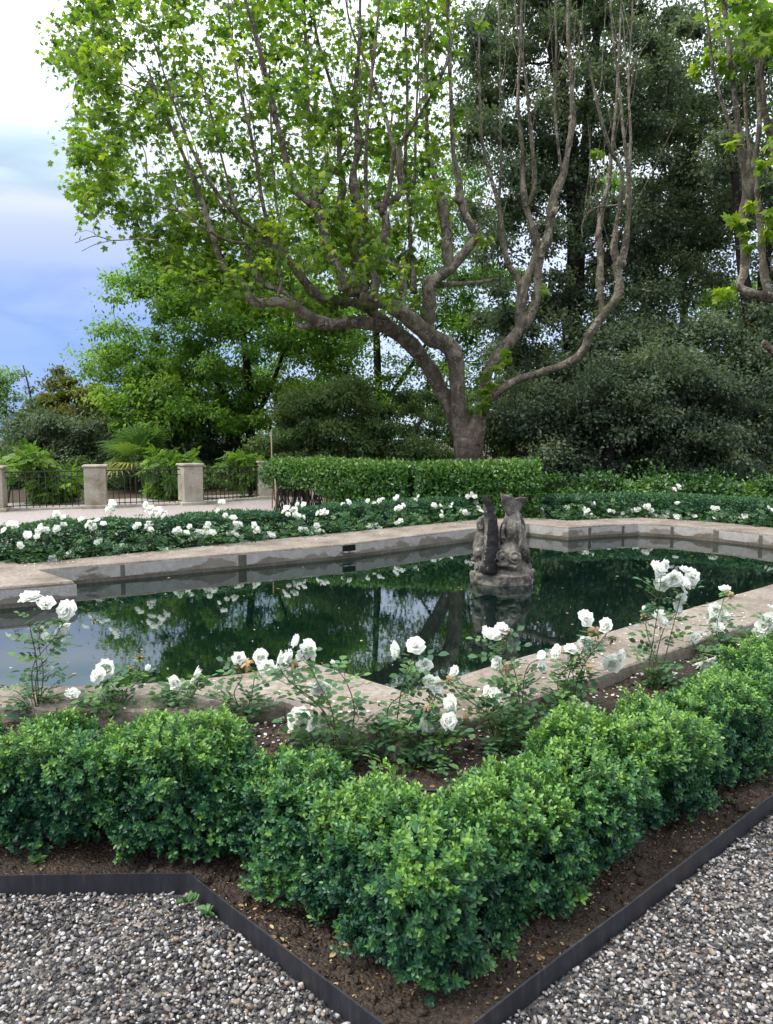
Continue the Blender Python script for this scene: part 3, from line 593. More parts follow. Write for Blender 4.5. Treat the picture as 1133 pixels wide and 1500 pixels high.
# (label, base pixel, [(u, v, diameter px, state)...]); state o open, h half, b bud, d spent
near_roses = [
 ('tall white rose at the far left of the near edge, blooms against the reflected sky', (55, 1052), [(45, 878, 34, 'o'), (67, 886, 27, 'h'), (99, 893, 32, 'o'), (86, 918, 30, 'h'), (68, 938, 26, 'o'), (58, 925, 17, 'd'), (74, 982, 12, 'b')]),
 ('white rose with pale hanging blooms and a pink bud, between left hedge and coping', (158, 1055), [(157, 984, 36, 'h'), (146, 990, 26, 'o'), (214, 982, 20, 'b'), (105, 1019, 24, 'h'), (190, 978, 15, 'd'), (206, 962, 13, 'd'), (130, 1020, 14, 'd')]),
 ('short white rose with two nodding blooms above the bright rounded shrub', (262, 1052), [(260, 998, 26, 'h'), (284, 988, 28, 'o')]),
 ('white rose with browned blooms by the notch in the coping', (352, 1058), [(350, 964, 22, 'h'), (362, 972, 22, 'd'), (384, 962, 28, 'o'), (347, 977, 18, 'd')]),
 ('white rose with many full blooms on slanting canes before the pointed coping', (505, 1118), [(392, 976, 28, 'h'), (407, 964, 26, 'o'), (405, 987, 24, 'h'), (425, 963, 26, 'o'), (438, 940, 24, 'h'), (456, 951, 36, 'o'), (442, 958, 22, 'o'), (430, 972, 18, 'd'), (468, 998, 38, 'h'), (472, 1012, 16, 'd'), (491, 972, 14, 'b'), (505, 975, 8, 'b')]),
 ('low white rose with open bloom beside the soil of the notch', (470, 1105), [(440, 1053, 38, 'o'), (461, 1063, 24, 'h'), (432, 1066, 22, 'h')]),
 ('upright white rose in front of the reentrant pool corner, two blooms on top', (565, 1105), [(586, 951, 32, 'h'), (609, 946, 30, 'o'), (622, 973, 26, 'h'), (629, 999, 24, 'o'), (635, 1006, 30, 'h'), (553, 1052, 25, 'h'), (645, 1000, 14, 'd')]),
 ('white rose with a round face-on bloom at the pointed corner of the coping', (612, 1118), [(627, 1060, 37, 'o'), (654, 1056, 30, 'h'), (632, 1104, 28, 'o'), (626, 1037, 13, 'd'), (664, 1030, 32, 'o'), (683, 1050, 13, 'd')]),
 ('thin white rose leaning over the coping right of its pointed corner', (735, 1098), [(668, 985, 20, 'h'), (726, 1021, 32, 'o'), (716, 1012, 18, 'h'), (659, 993, 12, 'd')]),
 ('white rose with blooms and brown hips before the dark water, right of centre', (775, 1078), [(724, 936, 32, 'h'), (735, 922, 24, 'o'), (716, 925, 22, 'h'), (742, 925, 17, 'd'), (732, 972, 24, 'h'), (742, 978, 16, 'd'), (790, 976, 22, 'h'), (792, 959, 16, 'o')]),
 ('white rose with many brown spent heads, leaning right over the coping', (828, 1050), [(858, 906, 28, 'o'), (890, 918, 26, 'h'), (821, 956, 28, 'h'), (836, 952, 22, 'o'), (857, 940, 22, 'h'), (872, 924, 22, 'd'), (897, 936, 20, 'd'), (897, 970, 32, 'o'), (905, 960, 24, 'h'), (862, 978, 18, 'd'), (832, 964, 18, 'h')]),
 ('low white rose with two fallen-looking blooms near the soil beside the hedge', (842, 1060), [(838, 1034, 28, 'o'), (856, 1041, 26, 'h'), (851, 1016, 14, 'b')]),
 ('tall white rose with the largest bloom cluster, standing against the dark water', (958, 1002), [(962, 834, 28, 'o'), (971, 853, 28, 'o'), (985, 846, 28, 'h'), (996, 856, 34, 'o'), (1013, 845, 28, 'o'), (969, 828, 22, 'h'), (1003, 838, 20, 'h'), (1000, 888, 28, 'h'), (997, 876, 20, 'o'), (968, 912, 26, 'o'), (965, 902, 20, 'h'), (942, 893, 12, 'b'), (943, 902, 13, 'd')]),
 ('white rose with one low full bloom over the right hedge', (1030, 1005), [(1034, 968, 36, 'o'), (1048, 980, 22, 'h'), (1015, 932, 22, 'h')]),
 ('leafy white rose near the right coping, dense leaves and pale blooms', (1062, 962), [(1062, 865, 18, 'h'), (1048, 893, 22, 'o'), (1058, 902, 22, 'h'), (1047, 908, 24, 'o'), (1053, 920, 18, 'h'), (1035, 932, 14, 'b'), (1070, 870, 13, 'd')]),
 ('white rose with dense bloom cluster cut by the right picture edge', (1125, 960), [(1119, 918, 26, 'o'), (1128, 908, 26, 'o'), (1112, 928, 22, 'h'), (1133, 895, 20, 'h'), (1135, 925, 26, 'o')]),
]
def rose_bush(label, base, fl, seed):
    r = np.random.default_rng(seed); b = un(base[0], base[1], .04); root = thing('rose_bush', label, 'rose bush', tuple(b), RG)
    gs, gl = Geo(), Geo(); fls = []
    for (u, v, dpx, st) in fl:
        d = b[1] + r.normal() * .05 + .05; p = at(u, v, d); fls.append((p - b, dpx * d / F, st, d))
    # two to four main canes; blooms branch from the cane whose top is nearest
    tops = sorted(fls, key=lambda f: -f[0][2]); mains = []
    for f in tops:
        if all(np.linalg.norm(f[0] - m_[0]) > .10 for m_ in mains): mains.append(f)
        if len(mains) >= 4: break
    canes = []
    for k, f in enumerate(mains):
        p1 = f[0] - np.array([0, 0, f[1] * .35]); p0 = np.array([r.normal() * .03, r.normal() * .03, -.03]); L = np.linalg.norm(p1 - p0)
        mid = p0 * .5 + p1 * .5 + np.array([(p0[0] - p1[0]) * .12 + r.normal() * .03, r.normal() * .04, L * .05]); C = spline([p0, p0 * .75 + mid * .25 + np.array([r.normal() * .015, 0, 0]), mid, mid * .4 + p1 * .6 + r.normal(size=3) * .015, p1], 5)
        canes.append(C); tube(gs, C, np.linspace(.0042, .0018, len(C)), 5)
    for f in fls:
        p1 = f[0] - np.array([0, 0, f[1] * .3]); best = None
        for C in canes:
            dd = np.linalg.norm(C - (p1 - np.array([0, 0, .06])), axis=1); j = dd.argmin()
            if best is None or dd[j] < best[0]: best = (dd[j], C[j])
        tube(gs, spline([best[1], (best[1] + p1) / 2 + r.normal(size=3) * .01 - np.array([0, 0, .008]), p1], 4), np.linspace(.0018, .0013, 9), 4)
        me = {'o': R_OPEN, 'h': R_HALF, 'b': R_BUD, 'd': R_DEAD}[f[2]]; me = me[r.integers(len(me))]
        outw = np.array([r.normal() * .7, -.7 + r.normal() * .5, .35 + r.normal() * .45])
        if f[2] in 'bd': outw = np.array([r.normal() * .5, r.normal() * .5, .7])
        fo_ = child('spent_flower' if f[2] == 'd' else ('bud' if f[2] == 'b' else 'flower'), me, root, f[0], look_rot(outw), f[1] * (.92 if f[2] in 'oh' else .85))
        # sepals
    P, D = [], []
    for C in canes:
        n = max(4, int(len(C) * .75)); idx = np.linspace(2, len(C) - 2, n).astype(int)
        for j in idx:
            for rep_ in range(1 + (r.random() < .15)): a = r.uniform(0, 6.28); P.append(C[j]); D.append([math.cos(a), math.sin(a), r.uniform(.0, .5)])
    for k in range(int(4 + r.integers(5))):        # low basal shoots
        a = r.uniform(0, 6.28); l = r.uniform(.08, .22); q0 = np.array([0, 0, .0]); q1 = np.array([math.cos(a) * l, math.sin(a) * l * .8, r.uniform(.05, .24)])
        C = spline([q0, q1 * .5 + np.array([0, 0, .05]), q1], 4); tube(gs, C, np.linspace(.0024, .0012, len(C)), 4)
        for j in range(2, len(C), 2): a2 = r.uniform(0, 6.28); P.append(C[j]); D.append([math.cos(a2), math.sin(a2), r.uniform(-.1, .5)])
    P, D = np.array(P), np.array(D); n = len(P); X, Y, Z = frames(D, np.array([0, 0, 1.]) + r.normal(size=(n, 3)) * .35, r)
    place(gl, *ROSET, P, X, Y, Z, r.uniform(.06, .125, n), np.clip(r.normal(.5, .2, n), 0, 1))
    gs.build('cane', M['cane'], root); gl.build('foliage', M['rose'], root)
for i, (lab, b, fl) in enumerate(near_roses): rose_bush(lab, b, fl, 700 + i)
# far rose bushes
far_fl = [(17,772),(44,787),(62,775),(70,778),(88,775),(90,757),(140,767),(165,745),(142,798),(101,812),(75,817),(218,740),(225,747),(222,772),(236,752),(261,780),(287,777),(306,776),(317,740),(337,758),(346,772),(345,782),(378,772),(397,786),(363,792),(424,747),(436,755),(437,742),(447,777),(462,776),(470,781),(475,752),(506,737),(537,734),(552,737),(537,774),(552,775),(240,802),(295,801),(130,765),(190,800),(20,798),(200,770),
 (581,730),(583,745),(615,730),(583,767),(615,764),(647,756),(663,740),(684,752),(693,725),(698,735),(707,747),(640,742),(772,737),(788,728),(792,747),(794,760),(828,744),(860,755),(867,738),(859,748),(892,751),(897,736),(915,755),(937,742),(949,745),(954,756),(986,716),(991,739),(997,742),(991,760),(974,763),(1052,758),(1047,745),(1075,759),(1089,754),(1129,750),(1130,742),(1010,752),(930,748)]
def far_bushes():
    L = np.vstack([offl(leftline, .3)[1:], offl(rightline, .28)[1:]])
    # ordered along the screen; the distance of the row at a pixel column
    S = []
    for a, b in zip(L[:-1], L[1:]):
        n = max(2, int(np.linalg.norm(b - a) / .05)); S += [a + (b - a) * k / n for k in range(n)]
    S = np.array(S); U = 566.5 + F * S[:, 0] / (S[:, 1] * CP)
    per = {}
    for (u, v) in far_fl:
        j = np.abs(U - u).argmin(); per.setdefault(int(j // 15), []).append((u, v, S[j]))
    names = [('first', 'left'), ]
    r0 = np.random.default_rng(900); out = []
    for key in sorted(per): out.append((per[key], S[min(key * 15 + 7, len(S) - 1)]))
    return out
fb = far_bushes()
def far_label(i, n, us):
    u = np.mean(us); k = len(us)
    amount = {1: 'a single white bloom', 2: 'a pair of white blooms', 3: 'three white bloom clusters'}.get(k, 'many white bloom clusters')
    where = ('before the left end of the low hedge' if u < 130 else 'below the gravel terrace' if u < 330 else 'below the bare hedge stems' if u < 480 else 'below the laurel hedge' if u < 640 else 'beside the fountain' if u < 800 else 'at the back of the pool' if u < 960 else 'at the right picture edge')
    return amount, where
cnt = {}
meta = [far_label(i, len(fb), [f[0] for f in fl]) for i, (fl, b) in enumerate(fb)]
ORD = ['first', 'second', 'third', 'fourth', 'fifth', 'sixth', 'seventh', 'eighth']
for i, (fl, b) in enumerate(fb):
    r = np.random.default_rng(950 + i); am, wh = meta[i]; same = [j for j in range(len(fb)) if meta[j][1] == wh]
    pos = same.index(i); lab = f'far white rose, {ORD[pos]} from left {wh}' if len(same) > 1 else f'far white rose bush with {am} {wh}'
    root = thing('rose_bush', lab, 'rose bush', (b[0], b[1], .02), 'white rose bushes along the far pool edge'); gs, gl = Geo(), Geo(); B3 = np.array([b[0], b[1], .02]); P, D = [], []
    for (u, v, s) in fl:
        d = s[1] + r.normal() * .08 + (.06 if v < 745 else -.2); p = at(u, v, d) - B3
        if p[2] < .1: p[2] = .1
        q0 = np.array([r.normal() * .1, r.normal() * .06, 0]); q0[0] += p[0] * .4; C = spline([q0, (q0 + p) / 2 + np.array([r.normal() * .04, r.normal() * .03, .05]), p], 4); tube(gs, C, np.linspace(.005, .002, len(C)), 4)
        k = r.integers(2, 6) if v < 790 else r.integers(1, 3)
        for m_ in range(k):
            o = np.array([r.normal() * .05, r.normal() * .04, r.normal() * .03]); sz_ = r.uniform(.075, .108)
            child('flower', FAR_ROSE[r.integers(3)], root, p + o, look_rot((r.normal() * .6, -.6 + r.normal() * .4, .5)), sz_)
        for j in range(1, len(C)): P.append(C[j]); a = r.uniform(0, 6.28); D.append([math.cos(a), math.sin(a), .2])
    n = 230; Q = np.c_[r.normal(size=n) * .26, r.normal(size=n) * .13, np.abs(r.normal(size=n)) * .15 + .05]; a = r.uniform(0, 6.28, n)
    P = np.vstack([np.array(P), Q]); D = np.vstack([np.array(D), np.c_[np.cos(a), np.sin(a), r.uniform(-.1, .6, n)]]); n = len(P); X, Y, Z = frames(D, np.array([0, -.3, 1.]) + r.normal(size=(n, 3)) * .5, r)
    place(gl, *ROSET, P, X, Y, Z, r.uniform(.07, .12, n), np.clip(r.normal(.42, .22, n), 0, 1))
    gs.build('cane', M['cane'], root); gl.build('foliage', M['rose'], root)
# ------------------------------------------------------------------ litter on the soil, petals
def scatter_flat(name, label, cat, P, size, m, tmpl, tint, tilt=.35, r=rng):
    n = len(P); a = r.uniform(0, 6.28, n); D = np.c_[np.cos(a), np.sin(a), r.normal(size=n) * tilt * .5]; X, Y, Z = frames(D, np.array([0, 0, 1.]) + r.normal(size=(n, 3)) * tilt, r)
    g = Geo(); place(g, *tmpl, P, X, Y, Z, size, tint); return tag(g.build(name, m), label, cat, kind='stuff')
sp = soil_pts[(soil_pts[:, 0] > -2.4) & (soil_pts[:, 0] < 3.2)]
i = rng.integers(0, len(sp), 12000); P = sp[i] + rng.normal(size=(12000, 2)) * .012; P = P[dist_edge(P) > .02]; P = P[wn(np.c_[P, P[:, :1] * 0], 1.3, 35) + rng.normal(size=len(P)) * .3 > -.12]; P = np.c_[P, soil_z(P) + .004]
ok = np.ones(len(P), bool)
scatter_flat('leaf_litter', 'brown and straw coloured dead leaves on the bed soil', 'dead leaves', P, np.clip(rng.lognormal(math.log(.010), .4, len(P)), .004, .028), M['litter'], LT, np.clip(rng.beta(1.3, 1.1, len(P)), 0, 1))
eb_poly = np.array(near_out[5:12]); sl_ = np.linalg.norm(np.diff(eb_poly, axis=0), axis=1); j = rng.choice(len(eb_poly) - 1, 800, p=sl_ / sl_.sum()); t = rng.random((800, 1)); dd = np.abs(rng.normal(size=800)) * .16 + .02
P = eb_poly[j] * (1 - t) + eb_poly[j + 1] * t; tdir = nrm(eb_poly[j + 1] - eb_poly[j]); P = P + np.c_[tdir[:, 1], -tdir[:, 0]] * dd[:, None]; P = np.c_[P, soil_z(P) + .007]
scatter_flat('fallen_petals', 'pale fallen rose petals lying on the bed soil', 'petals', P, rng.uniform(.008, .024, len(P)), M['petal'], leafT(.42, .1, .1), np.clip(rng.beta(1.3, 1.6, len(P)), 0, 1))
# petals and leaves on the coping
P = []
for (a, b), (c, d) in zip(near_pairs[4:-1], near_pairs[5:]):
    for k in range(int(np.linalg.norm(c - a) * 34)): t, s = rng.random(), rng.beta(2, 1.2); P.append((a * (1 - t) + c * t) * (1 - s) + (b * (1 - t) + d * t) * s)
for (a, b), (c, d) in zip(far_pairs[:-1], far_pairs[1:]):
    for k in range(int(np.linalg.norm(c - a) * 26)): t, s = rng.random(), rng.beta(2, 1.); P.append((a * (1 - t) + c * t) * (1 - s) + (b * (1 - t) + d * t) * s)
P = np.array(P); P = np.c_[P, np.full(len(P), ZL + .011)]
scatter_flat('coping_petals', 'white and cream petals strewn over the stone coping', 'petals', P, rng.uniform(.008, .026, len(P)), M['petal'], leafT(.42, .1, .1), np.clip(rng.beta(1.2, 1.2, len(P)), 0, 1), .2)
cen = np.array([1.5, 8.]); P = np.c_[rng.uniform(-3, 5, 150), rng.uniform(4.5, 12.5, 150)]; P = P[inside(P, [tuple(p) for p in inner])]; P = np.c_[P, np.full(len(P), ZW + .004)]
scatter_flat('floating_petals', 'tiny pale petals floating on the pond', 'petals', P, rng.uniform(.006, .016, len(P)), M['petal'], leafT(.42, .02, .02), np.clip(rng.beta(2, 1, len(P)), 0, 1), .03)
P = np.c_[rng.uniform(-3, 5, 80), rng.uniform(4.5, 12.5, 80)]; P = P[inside(P, [tuple(p) for p in inner])]; P = np.c_[P, np.full(len(P), ZW + .005)]
scatter_flat('floating_leaves', 'few yellow and brown leaves floating on the pond', 'dead leaves', P, rng.uniform(.02, .05, len(P)), M['litter'], leafT(.3, .02, .02), np.clip(rng.beta(1.5, 1.2, len(P)), 0, 1), .03)
# clods of soil
i = rng.integers(0, len(sp), 5000); P = sp[i] + rng.normal(size=(5000, 2)) * .01; P = P[dist_edge(P) > .03]; g = Geo(); n = len(P); X, Y, Z = frames(rng.normal(size=(n, 3)))
tv = IV * (1 + .35 * wn(IV, .3, 7, 2))[:, None]; lowI = IF
place(g, tv, [IF], np.c_[P, soil_z(P)], X, Y, Z, rng.gamma(2., .0026, n) + .002, .5); tag(g.build('soil_clods', M['soil']), 'small crumbs of dark soil', 'soil', kind='stuff')
# small weeds by the edging
for lab, (u, v) in (('small green weed in the gravel right beside the edging notch', (303, 1338)), ('tiny green weed in the gravel left of the larger one', (277, 1322)), ('small weed on the bare soil under the left box shrub', (55, 1262)), ('low weed at the foot of the right hedge by the steel edging', (1075, 1180))):
    b = un(u, v, .03); r = np.random.default_rng(int(u)); n = 16; a = r.uniform(0, 6.28, n); D = np.c_[np.cos(a), np.sin(a), r.uniform(.2, 1.2, n)]; X, Y, Z = frames(D, np.array([0, 0, 1.]) + r.normal(size=(n, 3)) * .3, r)
    g = Geo(); place(g, *LT, np.zeros((n, 3)), X, Y, Z, r.uniform(.02, .045, n), r.uniform(.3, .9, n)); tag(g.build('weed', M['rose'], None, (0, 0, 0)), lab, 'weed').location = tuple(b)
# irrigation pipe
a, b = un(570, 1143, .05), un(640, 1158, .05); C = spline([a, a * .66 + b * .34 + np.array([0, .03, .01]), a * .33 + b * .67 - np.array([0, .02, 0]), b], 8); g = Geo(); tube(g, C, .008, 8); tag(g.build('irrigation_pipe', simple('black_plastic', (.02, .02, .02), .5)), 'thin black irrigation pipe lying on the soil behind the front corner', 'pipe')
# ------------------------------------------------------------------ fountain sculpture
tx = bpy.data.textures.new('stone_wear', 'CLOUDS'); tx.noise_scale = .06; tx.noise_depth = 4
def weather(o, vox=.014, st=.03):
    m = o.modifiers.new('remesh', 'REMESH'); m.mode = 'VOXEL'; m.voxel_size = vox; m.use_smooth_shade = True
    s = o.modifiers.new('smooth', 'SMOOTH'); s.iterations = 3; s.factor = .5
    d = o.modifiers.new('wear', 'DISPLACE'); d.texture = tx; d.strength = st; d.mid_level = .5
    return o
fd = un(736, 852, ZW)[1]; fk = fd / F; fb0 = at(736, 852, fd); fb0[2] = ZW
fnt = thing('fountain_sculpture', 'weathered grey stone fountain with entwined dolphins, tails raised, standing in the pond', 'fountain', tuple(fb0))
def fp(u, v, dy): return at(u, v, fd + dy) - fb0
def ball(g, c, r, sx=1, sy=1, sz=1): g.add(IV * np.array([sx, sy, sz]) * r + c, [IF])
def body(g, pts, sides=14): 
    P = spline([fp(u, v, dy) for u, v, r, dy in pts], 6); R = spline([[r * fk, 0, 0] for u, v, r, dy in pts], 6)[:, 0]; tube(g, P, R, sides)
def zt(v): return fp(736, v, 0)[2]
g = Geo(); a = np.arange(10) * 2 * math.pi / 10 + .2
def tier(g, u0, u1, v_top, zb, dep, dy):
    x0, x1, z1 = fp(u0, 840, dy)[0], fp(u1, 840, dy)[0], zt(v_top); c = np.array([(x0 + x1) / 2, dy, 0]); k = 12; an = np.arange(k) * 2 * math.pi / k + .26
    V = np.vstack([np.c_[c[0] + (x1 - x0) / 2 * np.cos(an) * 1.04, c[1] + dep / 2 * np.sin(an), np.full(k, z)] for z in (zb, z1)]); q = [[j, (j + 1) % k, k + (j + 1) % k, k + j] for j in range(k)]
    g.add(V, [np.array(q), np.arange(k)[None, ::-1], np.arange(k, 2 * k)[None]])
tier(g, 691, 782, 838, -.5, .6, 0); tier(g, 697, 775, 831, 0, .52, .02); tier(g, 734, 774, 822, .05, .3, .12); tier(g, 704, 770, 826, .05, .3, .05)
o = weather(g.build('plinth', M['statue'], fnt), .016, .035); tx2 = bpy.data.textures.new('broken_edges', 'CLOUDS'); tx2.noise_scale = .22; tx2.noise_depth = 2; dm = o.modifiers.new('broken', 'DISPLACE'); dm.texture = tx2; dm.strength = .13; dm.mid_level = .55
def dolphin(pts, head, eye, fin, m, dy, name='dolphin'):
    g = Geo(); body(g, pts); hu, hv, hr = head; hc = fp(hu, hv, dy); ball(g, hc, hr * fk, 1, .95, .98)
    ball(g, fp(hu - hr * .55, hv + hr * .75, dy - hr * fk * .5), hr * fk * .55, 1.3, 1, .55)      # snout and lips
    ball(g, fp(hu + hr * .15, hv + hr * .9, dy - hr * fk * .4), hr * fk * .5, 1.6, 1, .35)
    for (eu, ev) in eye:
        e = fp(eu, ev, dy - hr * fk * .88); ball(g, e, hr * fk * .26)
        an = np.linspace(0, 6.283, 15); tube(g, np.stack([e[0] + np.cos(an) * hr * fk * .42, np.full(15, e[1] + .004), e[2] + np.sin(an) * hr * fk * .42], 1), hr * fk * .11, 6, cap=False)
    for f in fin: body(g, f, 8)
    return weather(g.build(name, m, fnt), .009, .02)
dolphin([(746, 812, 12, -.1), (746, 801, 12, -.08), (745, 789, 13, -.08), (746, 777, 13.5, -.09), (748, 766, 12, -.07), (749, 757, 9.5, -.06), (749, 749, 8, -.05), (750, 741, 7, -.05), (750, 734, 6.5, -.05)], (746, 812, 18), [(736, 815), (755, 817)],
        [[(759, 806, 5, -.16), (763, 796, 3.4, -.17), (762, 780, 3, -.14), (761, 764, 3, -.1), (757, 750, 3, -.06)], [(738, 790, 3, -.24), (737, 776, 2.6, -.2), (741, 762, 2.4, -.14)], [(752, 832, 4, -.24), (760, 828, 3.4, -.24), (764, 820, 2.4, -.2)]], M['statue'], -.14)
dolphin([(707, 815, 11, -.02), (704, 802, 11.5, 0), (706, 790, 10.5, .02), (708, 780, 10.5, .04), (709, 770, 10.5, .05), (711, 762, 8, .05), (715, 754, 5, .05), (720, 748, 4, .05)], (706, 810, 13), [(701, 813)],
        [[(706, 774, 7, .0), (703, 765, 5.5, .0), (706, 757, 3, 0)], [(702, 822, 6, -.1), (699, 830, 5, -.14), (697, 835, 3, -.15)]], M['statue'], -.04)
dolphin([(766, 820, 10, .1), (765, 808, 10, .1), (763, 794, 9, .1), (763, 780, 8, .1), (762, 768, 7.5, .1), (758, 757, 6.5, .06), (754, 748, 5.5, .02)], (766, 816, 11), [(769, 813)], [[(768, 800, 5, .05), (773, 810, 4, .02), (775, 824, 3, .0)]], M['statue'], .08)
g = Geo(); body(g, [(714, 838, 13, -.2), (718, 823, 11.5, -.2), (720.5, 806, 10.5, -.19), (721.5, 788, 9.6, -.18), (721.5, 772, 8.6, -.17), (720, 758, 7.4, -.16), (717.5, 746, 6.6, -.15), (714.5, 736, 5.8, -.15), (710, 730, 4.6, -.15), (707, 729, 3, -.15)], 14)
weather(g.build('blackened_tail', M['blackstone'], fnt), .009, .02)
g = Geo(); body(g, [(711, 838, 11, -.17), (715.5, 823, 10.5, -.17), (717.5, 806, 9.8, -.165), (718.2, 788, 9, -.16), (718.2, 772, 8, -.15), (717, 758, 7, -.145), (714.8, 746, 6.2, -.14), (712, 737, 5, -.14)], 14); weather(g.build('tail_lit_rim', M['statue'], fnt), .009, .02)  # added paler tube behind the dark tail, standing in for its lit left rim
def fluke(px, dy0, dy1):
    g = Geo(); n = len(px)
    A = np.array([fp(660 + x / 7.08, 700 + y / 7.08, dy0 + (dy1 - dy0) * (x - 545) / 235) for x, y in px]); th = np.array([0, .032, 0])
    V = np.vstack([A - th, A + th]); q = [[j, n + j, n + (j + 1) % n, (j + 1) % n] for j in range(n)]; g.add(V, [np.array(q), np.arange(n)[None], np.arange(n, 2 * n)[None, ::-1]])
    o = weather(g.build('tail_fluke', M['statue'], fnt), .007, .008); o.modifiers['smooth'].iterations = 1
fluke([(522, 165), (570, 174), (615, 184), (655, 206), (690, 250), (680, 330), (660, 385), (585, 385), (555, 320), (532, 250)], -.12, -.04)
fluke([(630, 225), (672, 212), (725, 194), (792, 204), (776, 244), (758, 276), (728, 316), (702, 360), (650, 375)], -.08, .06)
# ------------------------------------------------------------------ terrace pillars and iron railing
PP = [un(-8, 749), un(142, 744), un(280, 739), un(392, 730), np.array([-1.72, 19.6, 0])]
plab = ['stone terrace pillar at the left picture edge, almost out of view', 'widest stone terrace pillar, left of the palm', 'stone terrace pillar with stained left side, right of the palm', 'stone terrace pillar half hidden by the laurel hedge end', 'stone terrace pillar seen through bare hedge stems']
pz = []
for i, (p, lab) in enumerate(zip(PP, plab)):
    a = PP[max(i - 1, 0)]; b = PP[min(i + 1, len(PP) - 1)]; rz = math.atan2(b[1] - a[1], b[0] - a[0]) - .12; pz.append(rz)
    root = thing('stone_pillar', lab, 'pillar', tuple(p), 'stone pillars of the terrace railing')
    g = Geo(); box(g, (0, 0, .47), (.46, .50, .9), rz, bev=.012); g.build('shaft', M['pillar'], root, smooth=False)
    g = Geo(); box(g, (0, 0, .95), (.53, .57, .055), rz, bev=.015); g.build('cap', M['pillar'], root, smooth=False)
    g = Geo(); box(g, (0, 0, .03), (.60, .62, .10), rz, bev=.015); g.build('base', M['pillar'], root, smooth=False)
rlab = ['black iron railing between the edge pillar and the widest pillar', 'black iron railing in front of the palm', 'black iron railing under the right wisteria, beside the laurel hedge', 'black iron railing behind the bare hedge stems']
for i, lab in enumerate(rlab):
    a, b = PP[i], PP[i + 1]; d = nrm(b - a); L = np.linalg.norm(b - a); a = a + d * .24; L -= .48; rz = math.atan2(d[1], d[0])
    root = thing('iron_railing', lab, 'railing', tuple(a), 'iron railings of the terrace')
    g = Geo(); box(g, tuple(d * L / 2 + np.array([0, 0, .84])), (L, .045, .025), rz); g.build('top_rail', M['iron'], root, smooth=False)
    g = Geo(); box(g, tuple(d * L / 2 + np.array([0, 0, .72])), (L, .02, .018), rz); g.build('middle_rail', M['iron'], root, smooth=False)
    g = Geo(); box(g, tuple(d * L / 2 + np.array([0, 0, .1])), (L, .03, .02), rz); g.build('bottom_rail', M['iron'], root, smooth=False)
    n = int(L / .125)
    for k in range(1, n):
        g = Geo(); o_ = d * L * k / n; tube(g, [o_ + np.array([0, 0, .05]), o_ + np.array([0, 0, .835])], .009, 6); g.build('baluster', M['iron'], root)
    g = Geo(); box(g, tuple(d * L / 2 + np.array([0, 0, .02])), (L, .24, .06), rz, bev=.01); g.build('kerb', M['pillar'], root, smooth=False)
for lab, u, v, d, h in (('tall thin wooden stake against the end pillar', 399, 735, 17.2, 1.75), ('short dark stake left of the bare hedge stems', 404, 752, 15.6, .75)):
    p = at(u, v, d); p[2] = 0; g = Geo(); tube(g, [(0, 0, -.05), (.01, 0, h * .5), (0, 0, h)], .014, 6); o = g.build('wooden_stake', M['wood']); o.location = tuple(p); tag(o, lab, 'stake')
# ------------------------------------------------------------------ trees
def pxpoly(poly, n, d, dep, r, flat=False):
    poly = np.array(poly, float); lo, hi = poly.min(0), poly.max(0); out = []
    while len(out) < n:
        q = lo + (hi - lo) * r.random((n * 2, 2)); out += list(q[inside(q, poly)])
    return np.array([at(u, v, d + dep * np.clip(r.normal() * .5, -1, 1)) for u, v in out[:n]])
def clump_leaves(g, C, R, n, leaf, tmpl, r, tb=.45, tvar=.14, cvar=.1, droop=.2, zs=.75, shell=.45):
    C = np.asarray(C); R = np.broadcast_to(R, (len(C),)); k = np.repeat(np.arange(len(C)), n); N_ = len(k)
    dirs = nrm(r.normal(size=(N_, 3))); rad = (shell + (1 - shell) * r.random(N_)) * r.uniform(.55, 1.15, N_)
    P = C[k] + dirs * (R[k] * rad)[:, None] * np.array([1, 1, zs])
    D = dirs * .7 + r.normal(size=(N_, 3)) * .55 - np.array([0, 0, droop]); X, Y, Z = frames(D, np.array([0, 0, .9]) + dirs * .5 + r.normal(size=(N_, 3)) * .5, r)
    cv = r.normal(size=len(C)) * cvar
    place(g, *tmpl, P, X, Y, Z, leaf * r.uniform(.65, 1.3, N_), np.clip(tb + cv[k] + dirs[:, 2] * .08 + r.normal(size=N_) * tvar, 0, 1))
def grow(g, nodes, rads, targets, r, tip=.006, expo=2.4, sag=.06, up=True):
    """join targets to a skeleton: each hangs from the nearest node lower and nearer to the stem; radii follow the pipe rule"""
    P = [np.array(p) for p in nodes]; par = [-1] * len(P); n0 = len(P); base = np.mean(nodes, axis=0)
    order = np.argsort([min(np.linalg.norm(t - p) for p in P[:n0]) for t in targets])
    for k in order:
        t = targets[k]; A = np.array(P); d = np.linalg.norm(A - t, axis=1)
        if up: d = d + np.maximum(A[:, 2] - t[2] + .15, 0) * 1.2
        P.append(t); par.append(int(d.argmin()))
    w = np.zeros(len(P))
    for k in range(len(P) - 1, n0 - 1, -1):
        w[k] += tip ** expo; 
        if par[k] >= n0: w[par[k]] += w[k]
    for k in range(n0, len(P)):
        a, b = P[par[k]], P[k]; ra = w[k] ** (1 / expo); rb = max(tip, ra * .7)
        if par[k] < n0: ra = min(ra, rads[par[k]] * .8)
        m_ = (a + b) / 2 + r.normal(size=3) * np.linalg.norm(b - a) * .07 - np.array([0, 0, np.linalg.norm((b - a)[:2]) * sag])
        tube(g, spline([a, m_, b], 3), np.linspace(ra, min(rb, ra), 7), 5, cap=False)
def trunk_path(pts, d, n=5):
    P = spline([at(u, v, d + dy) for u, v, r_, dy in pts], n); R = spline([[r_ * d / F, 0, 0] for u, v, r_, dy in pts], n)[:, 0]; return P, R
